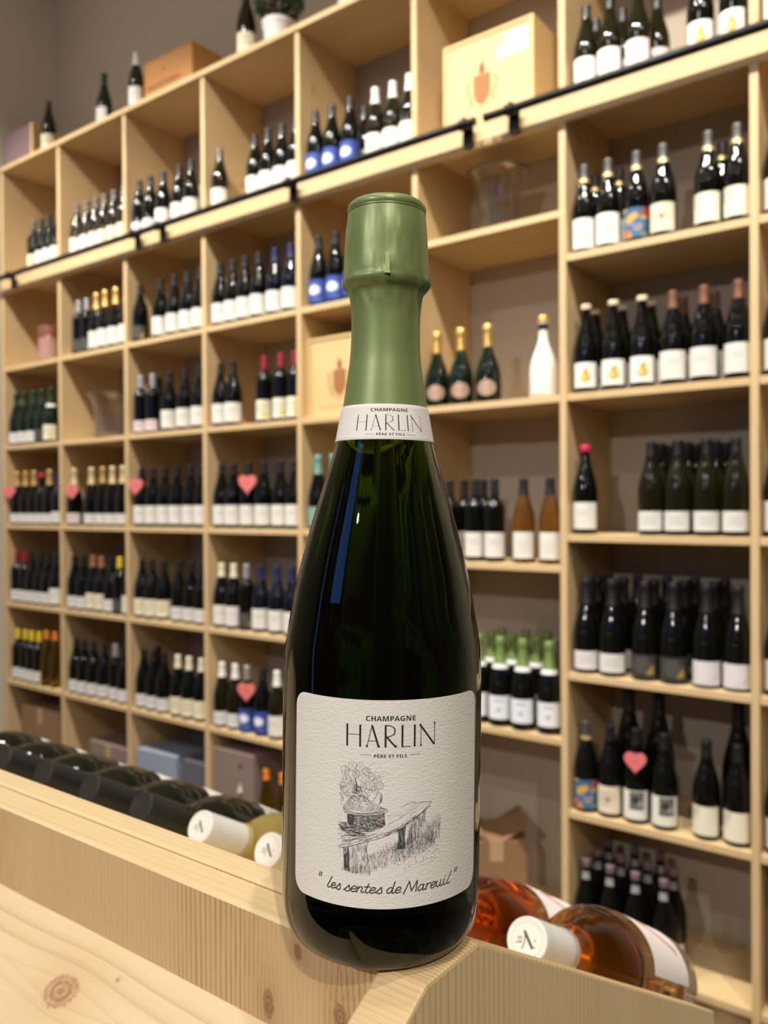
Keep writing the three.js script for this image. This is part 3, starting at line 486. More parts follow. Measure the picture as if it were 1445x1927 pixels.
  function smoothPath(g, pts, closed) {
    const n = pts.length, at = (i) => closed ? pts[(i + n) % n] : pts[Math.min(n - 1, Math.max(0, i))];
    g.moveTo(...pts[0]); for (let i = 0; i < (closed ? n : n - 1); i++) { const a = at(i - 1), b = at(i), c = at(i + 1), d = at(i + 2); g.bezierCurveTo(b[0] + (c[0] - a[0]) / 6, b[1] + (c[1] - a[1]) / 6, c[0] - (d[0] - b[0]) / 6, c[1] - (d[1] - b[1]) / 6, c[0], c[1]); }
  }
  function script(g) {
    const D = { l: [[[0.5, 1.95], [0.3, 1.1], [0.1, 0.3], [0.22, 0], [0.5, 0.16]]], e: [[[0.06, 0.45], [0.4, 0.5], [0.6, 0.75], [0.42, 1], [0.16, 0.8], [0.06, 0.35], [0.24, 0.0], [0.62, 0.22]]], s: [[[0.0, 0.12], [0.3, 0.62], [0.5, 1.02], [0.58, 0.62], [0.66, 0.2], [0.4, -0.03], [0.12, 0.14]]],
      n: [[[0.1, 1], [0.05, 0]], [[0.06, 0.45], [0.36, 0.98], [0.56, 0.8], [0.5, 0.3], [0.6, 0], [0.82, 0.18]]], t: [[[0.32, 1.55], [0.12, 0.35], [0.22, 0], [0.5, 0.16]], [[-0.08, 1.0], [0.5, 1.04]]], d: [[[0.6, 0.8], [0.36, 1], [0.12, 0.7], [0.06, 0.25], [0.26, 0], [0.5, 0.3], [0.62, 0.9]], [[0.72, 1.95], [0.6, 0.35], [0.7, 0], [0.9, 0.16]]],
      M: [[[-0.05, -0.25], [0.32, 1.8]], [[0.32, 1.8], [0.72, 0.15]], [[0.72, 0.15], [1.16, 1.8]], [[1.16, 1.8], [1.2, -0.02]]], a: [[[0.6, 0.8], [0.36, 1], [0.12, 0.7], [0.06, 0.25], [0.26, 0], [0.5, 0.3], [0.62, 0.9]], [[0.64, 1], [0.58, 0.25], [0.68, 0], [0.86, 0.16]]], r: [[[0.1, 1], [0.05, 0]], [[0.06, 0.45], [0.3, 0.95], [0.54, 0.95]]], u: [[[0.08, 1], [0.06, 0.3], [0.24, 0], [0.46, 0.25], [0.56, 0.95]], [[0.58, 1], [0.53, 0.22], [0.64, 0], [0.84, 0.16]]], i: [[[0.12, 1], [0.08, 0.25], [0.2, 0], [0.42, 0.16]], [[0.2, 1.42], [0.21, 1.46]]] };
    const ADV = { l: 0.55, e: 0.66, s: 0.72, n: 0.84, t: 0.52, d: 0.9, M: 1.34, a: 0.88, r: 0.52, u: 0.86, i: 0.46 };
    g.strokeStyle = '#39342c'; g.lineWidth = 0.48; g.lineCap = g.lineJoin = 'round';
    for (const [word, x0, x1] of [['les', 18.6, 24.9], ['sentes', 26.2, 41.9], ['de', 43.4, 49.3], ['Mareuil', 50.7, 71.9]]) {
      let tot = 0; for (const c of word) tot += ADV[c]; const sx = (x1 - x0) / tot, sy = 2.35; let x = x0;
      for (const c of word) { for (const st of D[c]) { g.beginPath(); smoothPath(g, st.map(([a, b]) => [x + (a * sx) + b * sy * 0.2, 76.35 - b * sy])); g.stroke(); } x += ADV[c] * sx; }
    }
    for (const x of [15.0, 15.9, 74.7, 75.6]) { g.beginPath(); g.moveTo(x + 0.35, 71.1); g.lineTo(x - 0.1, 72.7); g.stroke(); }
  }
  function sketch(g) {
    const ink = (a) => `rgba(44,40,44,${Math.min(1, a * 1.25)})`;
    const hatch = (poly, n, len, ang, a, wd = 0.09, jit = 0.3) => { let x0 = 1e9, x1 = -1e9, y0 = 1e9, y1 = -1e9; for (const [x, y] of poly) { x0 = Math.min(x0, x); x1 = Math.max(x1, x); y0 = Math.min(y0, y); y1 = Math.max(y1, y); } g.save(); g.beginPath(); poly.forEach((p, i) => i ? g.lineTo(...p) : g.moveTo(...p)); g.closePath(); g.clip(); g.lineWidth = wd * 1.2; for (let i = 0; i < n; i++) { const x = R(x0, x1), y = R(y0, y1), q = ang + R(-jit, jit), l = len * R(0.4, 1.3); g.strokeStyle = ink(a * R(0.5, 1.2)); g.beginPath(); g.moveTo(x, y); g.quadraticCurveTo(x + Math.cos(q) * l / 2 + R(-0.15, 0.15), y + Math.sin(q) * l / 2 + R(-0.15, 0.15), x + Math.cos(q) * l, y + Math.sin(q) * l); g.stroke(); } g.restore(); };
    const line = (pts, a = 0.7, wd = 0.13, closed) => { g.strokeStyle = ink(a); g.lineWidth = wd; g.lineCap = 'round'; g.beginPath(); smoothPath(g, pts, closed); g.stroke(); g.lineWidth = wd * 0.6; g.beginPath(); smoothPath(g, pts.map(([x, y]) => [x + R(-0.12, 0.12), y + R(-0.12, 0.12)]), closed); g.stroke(); };
    // vine leaves above the basket
    const leaf = (x, y, s, r) => { const p = []; for (let i = 0; i < 15; i++) { const q = i / 15 * Math.PI * 2, k = s * (i % 3 === 0 ? 0.98 : 0.84) * (0.88 + R(0, 0.24)); p.push([x + Math.cos(q + r) * k, y + Math.sin(q + r) * k * 1.1]); } g.fillStyle = 'rgba(236,232,224,.9)'; g.beginPath(); smoothPath(g, p, true); g.fill(); line(p, 0.62, 0.09, true); for (let i = 0; i < 4; i++) line([[x, y], [x + Math.cos(r + i * 1.5) * s * 0.4, y + Math.sin(r + i * 1.5) * s * 0.45], [x + Math.cos(r + i * 1.5) * s * 0.8, y + Math.sin(r + i * 1.5) * s * 0.85]], 0.4, 0.07); if (rnd() < 0.7) hatch(p, 22, s * 0.7, r, 0.5, 0.08); };
    for (const [x, y, s] of [[26.5, 28.5, 1.9], [29.5, 26.4, 1.8], [32.6, 26.6, 1.7], [35.2, 28.2, 1.7], [31, 29.6, 1.6], [27.2, 31.8, 2.0], [33.8, 30.8, 1.8], [37.4, 30.0, 1.6], [29.8, 33.4, 1.7], [25.8, 34.6, 1.6], [36.6, 33.6, 2.1], [39.6, 31.6, 1.7], [34, 34.4, 1.5], [27.4, 36.8, 2.0], [38.6, 35.2, 1.6], [35.2, 37, 1.7], [40.6, 33.6, 1.4]]) leaf(x, y, s, R(0, 6));
    hatch([[24.4, 31], [26, 40], [25, 43.5], [24, 38]], 60, 1.6, 1.5, 0.5);
    line([[30.6, 31], [31.4, 34], [31, 36.2]], 0.8, 0.35); hatch([[29.6, 33.5], [33, 34], [33.4, 37], [29.5, 37.4]], 90, 1.2, 1.2, 0.65, 0.12);
    for (const p of [[[36, 26.4], [37, 25.4], [38.1, 25], [38.4, 24.4]], [[38.3, 28], [40, 28.6], [42, 28.2], [44.3, 28.9]], [[40, 29.4], [41.6, 30.2], [42.6, 29.6]], [[40.6, 32], [42.2, 33.4], [41.6, 35.2]]]) line(p, 0.5, 0.08);
    // grape mound and basket
    hatch([[26.3, 42], [28.3, 38.9], [31, 36.6], [33, 37], [36, 38.8], [37.6, 40.6], [32, 40]], 260, 0.9, 0.8, 0.6, 0.12, 2);
    for (let i = 0; i < 190; i++) { const x = R(26, 41.4), q = (x - 33.5) / 8, y = R(39.6 + q * q * 2.6, 44.2 - q * q * 0.6); g.fillStyle = 'rgba(238,235,228,.95)'; g.strokeStyle = ink(0.6); g.lineWidth = 0.08; g.beginPath(); g.arc(x, y, R(0.26, 0.42), 0, 7); g.fill(); g.stroke(); }
    line([[37.6, 40.1], [39.1, 38.1], [39.9, 36.7], [41.2, 37], [41.5, 38.6], [41.2, 40], [40, 41.2]], 0.7, 0.14); hatch([[40.6, 36.8], [41.4, 37], [41.5, 40], [40.4, 41]], 50, 0.9, 1.5, 0.6);
    const bask = [[27.3, 45.3], [27.6, 48.9], [29.2, 51], [33.1, 52.3], [37, 52.1], [40.8, 50.8], [43, 49.3], [42.6, 46.4], [42.6, 44.6], [38.5, 45.5], [32.3, 45.8]];
    g.fillStyle = 'rgba(150,144,142,.35)'; g.beginPath(); bask.forEach((p, i) => i ? g.lineTo(...p) : g.moveTo(...p)); g.fill();
    hatch(bask, 900, 0.8, 0.1, 0.6, 0.12, 0.5); hatch(bask, 450, 0.7, 1.5, 0.5, 0.1, 0.4); hatch([[27.3, 45.3], [27.6, 49], [30, 51.4], [30.4, 46]], 220, 0.9, 1.4, 0.6, 0.12);
    const rim = [[25.9, 43], [26.8, 45.3], [32.3, 45.9], [38.5, 45.5], [42.6, 44.6], [43.6, 43.4], [42.6, 42.6], [41.1, 42.5], [42.3, 43.4], [38.5, 44.4], [32.5, 44.9], [27.6, 44.4]];
    g.fillStyle = 'rgba(190,184,180,.6)'; g.beginPath(); smoothPath(g, rim, true); g.fill(); line(rim, 0.75, 0.14, true); hatch(rim, 160, 1, 0.1, 0.5);
    // bench
    const topP = [[23.4, 49.5], [27.2, 48.8], [29.2, 51], [33.5, 52.5], [37.8, 52], [43, 49.3], [43.8, 45.6], [49.4, 42.1], [54.1, 40.6], [61.9, 41.5], [57.8, 45.2], [52.2, 48.4], [46.8, 51], [40, 53.6], [33.2, 55.9], [28, 57.6], [24, 58.8], [25.6, 56.2], [23.6, 54]];
    hatch(topP, 330, 3.2, -0.5, 0.34, 0.08, 0.12); hatch([[23.4, 49.5], [27.2, 48.8], [29.2, 51], [35, 53], [30, 54.5], [24, 52]], 420, 1.8, 0.25, 0.55, 0.12, 0.3); hatch([[24, 54], [34, 53.4], [40, 52.4], [36, 54.8], [26, 57.6]], 180, 2.6, -0.25, 0.5, 0.1, 0.2);
    line([[49, 42.3], [51.5, 41.2], [54.1, 40.5], [55, 41.2], [58, 41], [61.9, 41.4]], 0.75, 0.13); line([[61.9, 41.5], [57.8, 45.2], [52.2, 48.4], [46.8, 51], [40, 53.6], [33.2, 55.9], [28, 57.6], [24, 58.8]], 0.8, 0.16); line([[61.6, 43], [56.2, 46.4], [50.7, 49.9], [41.6, 54.1], [35.5, 56], [26, 59.2], [24, 58.9]], 0.8, 0.2); line([[44, 49.2], [50, 46], [56, 43]], 0.35, 0.08);
    const edge = [[61.9, 41.7], [57.8, 45.2], [52.2, 48.4], [46.8, 51], [40, 53.6], [33.2, 55.9], [28, 57.6], [24, 58.8], [26, 59.2], [35.5, 56], [41.6, 54.2], [50.7, 50], [56.2, 46.6], [61.4, 43.2]]; hatch(edge, 420, 1.3, -0.45, 0.62, 0.12, 0.3); hatch([[56, 45.6], [46.8, 51], [41, 53.6], [43, 54.4], [51, 50.6], [56.4, 47.4]], 240, 1.2, -0.5, 0.6, 0.14, 0.3);
    const leg = [[25.8, 59.2], [26.3, 63], [26.5, 68.2], [30, 69], [33.3, 68.6], [36.3, 63.6], [35.5, 59.5], [36.2, 55.8], [31, 57.3]]; hatch(leg, 330, 2.2, 1.52, 0.42, 0.09, 0.1); hatch([[25.8, 59.2], [26.5, 68.2], [28.6, 68.6], [28.2, 58.4]], 200, 2, 1.55, 0.6, 0.12, 0.1); line([[26, 59.2], [26.3, 63], [26.4, 68]], 0.7); line([[36.2, 56], [35.5, 59.5], [36.3, 63.6], [34.6, 67]], 0.7);
    const leg2 = [[47.9, 51.4], [48.2, 55], [47.4, 59], [51, 59], [50.7, 54.3], [51.2, 49.7]]; hatch(leg2, 320, 1.5, 1.5, 0.7, 0.14, 0.2); g.fillStyle = 'rgba(70,110,75,.22)'; g.beginPath(); leg2.forEach((p, i) => i ? g.lineTo(...p) : g.moveTo(...p)); g.fill(); blob(g, 48.6, 58.6, 3.4, 'rgba(80,118,84,.22)');
    for (const [x, y0, y1] of [[59.6, 43.6, 49], [58.4, 44.6, 51], [57, 45.6, 55], [55.6, 46.8, 56], [54.2, 48.2, 57], [53, 49, 57.5]]) { line([[x, y0], [x - 0.5, (y0 + y1) / 2], [x - R(0.2, 1.2), y1]], 0.6, 0.13); hatch([[x - 0.9, y0], [x, y0], [x - 0.4, y1], [x - 1.6, y1]], 50, 2, 1.65, 0.45, 0.08, 0.1); }
    // grass
    const blade = (x, y, l, a) => { g.strokeStyle = ink(a); g.lineWidth = R(0.06, 0.12); g.beginPath(); g.moveTo(x, y); g.quadraticCurveTo(x + R(-0.4, 0.4), y - l * 0.6, x + R(-0.9, 0.9), y - l); g.stroke(); };
    for (let i = 0; i < 950; i++) { const x = R(35.5, 64), f = (x - 35.5) / 28.5, yb = 69 - f * 9.5; blade(x, yb - R(0, 8.5) * (0.4 + 0.6 * (1 - Math.abs(f - 0.35))), R(0.5, 2.2), R(0.15, 0.5)); }
    for (let i = 0; i < 240; i++) { const x = R(52, 66.4); blade(x, R(54, 61) - (x - 52) * 0.25, R(1.5, 6.5), R(0.18, 0.45)); }
    for (let i = 0; i < 130; i++) blade(R(25.5, 37), R(66.5, 69.6), R(0.6, 2.4), R(0.25, 0.6));
    for (let i = 0; i < 130; i++) { g.fillStyle = ink(R(0.25, 0.7)); g.beginPath(); g.ellipse(R(47, 66), R(58, 67) - R(0, 3), R(0.08, 0.24), R(0.08, 0.3), R(0, 3), 0, 7); g.fill(); }
    for (let i = 0; i < 60; i++) { g.fillStyle = ink(R(0.25, 0.6)); g.beginPath(); g.arc(R(59, 66.4), R(46.5, 57), R(0.08, 0.2), 0, 7); g.fill(); }
    for (let i = 0; i < 26; i++) blade(R(23.6, 25.6), R(42, 66), R(0.3, 0.9), 0.4);
  }
  // rounded rectangle wrapped on the body
  const rc = 6, hw = LW / 2, hh = LH / 2, sh = new THREE.Shape();
  sh.moveTo(-hw + rc, -hh); sh.lineTo(hw - rc, -hh); sh.absarc(hw - rc, -hh + rc, rc, -Math.PI / 2, 0); sh.lineTo(hw, hh - rc); sh.absarc(hw - rc, hh - rc, rc, 0, Math.PI / 2); sh.lineTo(-hw + rc, hh); sh.absarc(-hw + rc, hh - rc, rc, Math.PI / 2, Math.PI); sh.lineTo(-hw, -hh + rc); sh.absarc(-hw + rc, -hh + rc, rc, Math.PI, Math.PI * 1.5);
  const NX = 90, NY = 40, pos = [], uvs = [], idx = [], nor = [], aC = 4.3 * Math.PI / 180, hMid = 0.1118 - 0.0413;
  const half = (v) => { const e = Math.abs(v) - (hh - rc); return e <= 0 ? hw : hw - rc + Math.sqrt(Math.max(0, rc * rc - e * e)); };
  const ys = []; for (let j = 0; j <= NY; j++) { const q = j / NY; ys.push(q < 0.25 ? -hh + rc * (1 - Math.cos(q * 2 * Math.PI)) : q > 0.75 ? hh - rc * (1 - Math.cos((1 - q) * 2 * Math.PI)) : -hh + rc + (q - 0.25) * 2 * (LH - 2 * rc)); }
  const lift = [0.0003, 0.00005];
  for (let s = 0; s < 2; s++) for (const v of ys) { const wv = half(v); for (let i = 0; i <= NX; i++) { const u = (i / NX * 2 - 1) * wv, y = hMid + v / 1000, r = rO(Math.min(Math.max(y, 0.03), 0.1103)) + lift[s], a = aC + u / 1000 / 0.0443; pos.push(Math.sin(a) * r, y, Math.cos(a) * r); nor.push(Math.sin(a) * (s ? -1 : 1), 0, Math.cos(a) * (s ? -1 : 1)); uvs.push((u + hw) / LW, (v + hh) / LH); } }
  const off = (NX + 1) * (NY + 1);
  for (let j = 0; j < NY; j++) for (let i = 0; i < NX; i++) { const a = j * (NX + 1) + i, b = a + NX + 1; idx.push(a, a + 1, b, a + 1, b + 1, b, off + a, off + b, off + a + 1, off + a + 1, off + b, off + b + 1); }
  const lg = new THREE.BufferGeometry(); lg.setAttribute('position', new THREE.Float32BufferAttribute(pos, 3)); lg.setAttribute('normal', new THREE.Float32BufferAttribute(nor, 3)); lg.setAttribute('uv', new THREE.Float32BufferAttribute(uvs, 2)); lg.setIndex(idx);
  const lm = labelMat(frontTex); lm.bumpMap = paper.clone(); lm.bumpMap.repeat.set(2.2, 2.1); lm.bumpMap.needsUpdate = true; nm.bumpMap = paper.clone(); nm.bumpMap.repeat.set(3, 0.4); nm.bumpScale = 0.00008;
  part('front_label', lg, lm, t);
}

// ---------------------------------------------------------------- bottles lying on the rack
{
  const outB = [[0, 0.012], [0.02, 0.004], [0.033, 0], [0.039, 0.0015], [0.0418, 0.006], [0.0425, 0.014], [0.0425, 0.05], [0.0425, 0.1], [0.0425, 0.148], [0.0420, 0.166], [0.0392, 0.184], [0.0342, 0.199], [0.0268, 0.2125], [0.0200, 0.2245], [0.0164, 0.236], [0.0150, 0.248], [0.0145, 0.292], [0, 0.293]];
  const body = lathe([...outB.slice(0, 3), ...curve(outB.slice(2, 17), 80), [0, 0.293]], 64);
  const capG = (len, ridge) => lathe([[0.0150, 0.2955 - len], [0.0155, 0.2958 - len], [0.0155, 0.2745], ...(ridge ? [[0.0150, 0.2750], [0.0150, 0.2758], [0.0155, 0.2763]] : []), [0.0155, 0.2935], [0.0152, 0.2948], [0.0146, 0.2955], [0.0138, 0.2955], [0.0133, 0.2949], [0, 0.2949]], 48);
  const cW = capG(0.062, true), cB = capG(0.066, false);
  const blackGlass = glassM(0.008, 0.010, 0.006, 0.03), capB = std(new THREE.Color(0.016, 0.016, 0.016), 0.5), capW = std(new THREE.Color(0.80, 0.79, 0.76), 0.4), grey = std(new THREE.Color(0.62, 0.60, 0.56), 0.6), goldM = std(new THREE.Color(0.42, 0.30, 0.14), 0.4, 0.6);
  const rose = new THREE.MeshPhysicalMaterial({ color: 0xffffff, transmission: 1, thickness: 0.08, ior: 1.4, roughness: 0.01, attenuationColor: new THREE.Color(0.97, 0.73, 0.32), attenuationDistance: 0.065 });
  const rose2 = rose.clone(); rose2.attenuationColor = new THREE.Color(0.95, 0.60, 0.19);
  const whiteWine = rose.clone(); whiteWine.color.setRGB(0.90, 0.78, 0.26); whiteWine.transmission = 0.8; whiteWine.attenuationColor = new THREE.Color(0.96, 0.89, 0.38);
  const tagTex = (bg, draw) => new THREE.MeshStandardMaterial({ map: canvasTex(256, 192, (g, w, h) => { fill(g, w, h, bg); draw(g, w, h); }), roughness: 0.7 });
  const pinkLabel = tagTex('#efe6e2', (g, w, h) => { g.strokeStyle = '#d59a92'; g.lineWidth = 14; g.beginPath(); g.moveTo(w * 0.2, h * 0.85); g.lineTo(w * 0.38, h * 0.3); g.lineTo(w * 0.5, h * 0.85); g.stroke(); g.lineWidth = 6; g.beginPath(); g.moveTo(w * 0.6, h * 0.8); g.lineTo(w * 0.85, h * 0.8); g.stroke(); });
  const stripLabel = tagTex('#cfcac2', (g, w, h) => { g.fillStyle = '#5b564f'; for (let i = 0; i < 12; i++) for (let j = 0; j < 6; j++) if ((i + j) % 2) g.fillRect(i * w / 12, j * h / 6, w / 12, h / 6); });
  const lineLabel = tagTex('#d6d2ca', (g, w, h) => { g.fillStyle = '#8b867e'; for (let i = 0; i < 9; i++) g.fillRect(i * w / 9, 0, 9, h); });
  const plainLabel = tagTex('#e4e0d8', (g, w, h) => { g.fillStyle = '#a7a198'; g.fillRect(w * 0.2, h * 0.4, w * 0.6, 10); });
  const lp = lathe([[0.0432, 0.055], [0.0432, 0.145]], 24, Math.PI - 1.3, 2.6), lpUp = lathe([[0.0432, 0.040], [0.0432, 0.140]], 30, Math.PI - 1.45, 2.9);
  const emblem = new THREE.MeshStandardMaterial({ map: canvasTex(256, 256, (g, w, h) => { fill(g, w, h, '#e9e6df'); g.strokeStyle = '#c9c5bb'; g.lineWidth = 6; g.beginPath(); g.arc(w / 2, h / 2, w * 0.44, 0, 7); g.stroke(); g.strokeStyle = '#474d4a'; g.lineCap = 'butt'; g.lineWidth = 20; g.beginPath(); g.moveTo(w * 0.42, h * 0.28); g.lineTo(w * 0.66, h * 0.68); g.stroke(); g.lineWidth = 7; g.beginPath(); g.moveTo(w * 0.62, h * 0.70); g.lineTo(w * 0.74, h * 0.66); g.stroke(); g.beginPath(); g.moveTo(w * 0.44, h * 0.34); g.quadraticCurveTo(w * 0.46, h * 0.6, w * 0.36, h * 0.72); g.stroke(); g.fillStyle = '#474d4a'; g.beginPath(); g.arc(w * 0.74, h * 0.5, 6, 0, 7); g.fill(); for (const [a, b] of [[0.24, 0.42], [0.29, 0.42], [0.34, 0.42], [0.24, 0.52], [0.29, 0.52], [0.34, 0.52]]) g.fillRect(w * a, h * b, 7, 17); g.beginPath(); g.arc(w * 0.2, h * 0.58, 5, 0, 7); g.fill(); }), roughness: 0.6 });
  const capMark = new THREE.MeshStandardMaterial({ map: canvasTex(1024, 128, (g, w, h) => { fill(g, w, h, '#e8e5de'); g.fillStyle = '#8f8c85'; for (let i = 0; i < 90; i++) g.fillRect(i * w / 90, h * 0.35, R(3, 8), h * 0.35); }), roughness: 0.55 });
  const ringMark = lathe([[0.0157, 0.239], [0.0157, 0.244]], 48);
  // [x, glass, capsule, label, words]
  const rows = [
    [-0.272, rose, 'W', pinkLabel, 'orange rose-wine bottle with white cap lying beside the gable end'], [-0.363, rose2, 'W', pinkLabel, 'deep orange rose-wine bottle with white cap lying second from the gable end'],
    [-0.527, whiteWine, 'W', lineLabel, 'white-capped bottle lying half hidden behind the tall champagne'], [-0.618, whiteWine, 'W', plainLabel, 'yellow white-wine bottle with white cap lying next to the black bottles'],
    [-0.709, blackGlass, 'B', lineLabel, 'black-capped black bottle lying next to the yellow white-wine bottle'], [-0.80, blackGlass, 'B', plainLabel, 'black-capped black bottle lying two past the yellow white-wine bottle'],
    [-0.891, blackGlass, 'B', plainLabel, 'black-capped black bottle lying just before the chequered-label one'], [-0.982, blackGlass, 'B', stripLabel, 'black-capped black bottle with a grey chequered label lying on the rack'], [-1.073, blackGlass, 'B', plainLabel, 'black-capped black bottle lying just past the chequered-label one'], [-1.164, blackGlass, 'B', plainLabel, 'black-capped black bottle lying two past the chequered-label one'],
  ];
  for (const [x, glass, c, lbl, words] of rows) {
    const zc = -0.52, yc = 1.3155, dir = new THREE.Vector3(0, Math.sin(S30), Math.cos(S30)), base = new THREE.Vector3(x, yc, zc).addScaledVector(dir, -0.2955);
    const t = thing('wine_bottle', words, 'bottle', [base.x, base.y, base.z], 0, 'bottles lying on the display rack');
    t.quaternion.setFromUnitVectors(new THREE.Vector3(0, 1, 0), dir);
    part('bottle_body', body, glass, t); part('screw_cap', c === 'W' ? cW : cB, c === 'W' ? capW : capB, t);
    part('front_label', lbl === pinkLabel || lbl === lineLabel || lbl === stripLabel ? lpUp : lp, lbl, t);
    if (c === 'W') { const e = part('cap_emblem', new THREE.CircleGeometry(0.0132, 36).rotateX(-Math.PI / 2), emblem, t, [0, 0.29496, 0]); e.rotation.y = Math.PI * 0.06; part('cap_print', ringMark, capMark, t); }
    else part('cap_band', lathe([[0.0157, 0.236], [0.0157, 0.2385]], 40), goldM, t);
  }
}

// ---------------------------------------------------------------- heart tags
{
  const s = new THREE.Shape(); s.moveTo(0, -0.046); s.bezierCurveTo(-0.012, -0.028, -0.046, -0.006, -0.044, 0.016); s.bezierCurveTo(-0.042, 0.04, -0.012, 0.044, 0, 0.024); s.bezierCurveTo(0.012, 0.044, 0.042, 0.04, 0.044, 0.016); s.bezierCurveTo(0.046, -0.006, 0.012, -0.028, 0, -0.046);
  const g = new THREE.ExtrudeGeometry(s, { depth: 0.003, bevelEnabled: true, bevelSize: 0.0012, bevelThickness: 0.0012, bevelSegments: 2, curveSegments: 16 }), m = std(new THREE.Color(0.72, 0.17, 0.165), 0.65), ink = std(new THREE.Color(0.62, 0.08, 0.09), 0.7), st = std(new THREE.Color(0.5, 0.4, 0.35), 0.8);
  const dot = mergeGeometries([-0.012, -0.002, 0.009].map((x) => new THREE.BoxGeometry(0.007, 0.004, 0.0006).translate(x, 0.008, 0)).concat([-0.006, 0.006].map((x) => new THREE.BoxGeometry(0.009, 0.003, 0.0006).translate(x, -0.002, 0))));
  for (const [x, y, z, k, lab] of [[-4.745, 1.715, -2.572, 0.9, 'first bay, fourth shelf'], [-4.092, 1.71, -2.572, 0.9, 'second bay, fourth shelf'], [-3.527, 1.728, -2.573, 0.9, 'third bay, fourth shelf'], [-2.718, 1.724, -2.573, 0.95, 'fourth bay, fourth shelf'], [-2.735, 0.794, -2.573, 0.95, 'fourth bay, sixth shelf'], [-0.957, 0.803, -2.570, 0.76, 'seventh bay, sixth shelf']]) {
    const t = thing('heart_tag', `red paper heart tag hung on a bottle, ${lab}`, 'tag', [x, y, z], Math.atan2(-x, -z) * 0.45, 'red heart tags on the shelves'); t.scale.setScalar(k);
    part('heart', g, m, t); part('handwriting', dot, ink, t, [0, 0, 0.0044]); const r = part('string', new THREE.TorusGeometry(0.006, 0.0008, 6, 24), st, t, [0, 0.0315, 0.0015]);
  }
}
// ---------------------------------------------------------------- glass ice buckets
{
  const o = [[0, 0], [0.062, 0], [0.070, 0.004], [0.0735, 0.012], [0.0735, 0.10], [0.0765, 0.15], [0.086, 0.195], [0.104, 0.228], [0.118, 0.243]], i = [[0.114, 0.2435], [0.100, 0.229], [0.0825, 0.196], [0.072, 0.15], [0.069, 0.10], [0.068, 0.02], [0.055, 0.013], [0, 0.012]];
  const g = lathe([...o.slice(0, 2), ...curve(o.slice(1), 30), ...curve(i.slice(0, 7), 24), [0, 0.012]], 160);
  { const p = g.attributes.position; for (let k = 0; k < p.count; k++) { const x = p.getX(k), z = p.getZ(k), y = p.getY(k), r = Math.hypot(x, z), w = smooth(0.012, 0.03, y) * (1 - smooth(0.20, 0.235, y)); if (r > 0.05) { const d = 1 + w * (r < 0.0725 || y > 0.1 ? 0.0016 : 0.0012) * Math.cos(Math.atan2(x, z) * 20) / r; p.setX(k, x * d); p.setZ(k, z * d); } } g.computeVertexNormals(); }
  const m = new THREE.MeshPhysicalMaterial({ color: 0xffffff, transmission: 1, thickness: 0.004, ior: 1.7, roughness: 0.02, attenuationColor: new THREE.Color(0.62, 0.72, 0.85), attenuationDistance: 0.025 });
  for (const [x, y, z, k, lab] of [[-1.522, top.A, -2.72, 1.0, 'clear flared ice bucket alone on the second shelf of the sixth bay'], [-3.945, top[2], -2.71, 1.03, 'clear flared ice bucket on the third shelf of the second bay']]) {
    const t = thing('ice_bucket', lab, 'ice bucket', [x, y + 0.0003, z]); t.scale.setScalar(k);
    part('bucket_body', g, m, t); part('rim', new THREE.TorusGeometry(0.116, 0.0025, 8, 48).rotateX(Math.PI / 2), m, t, [0, 0.2445, 0]);
  }
}
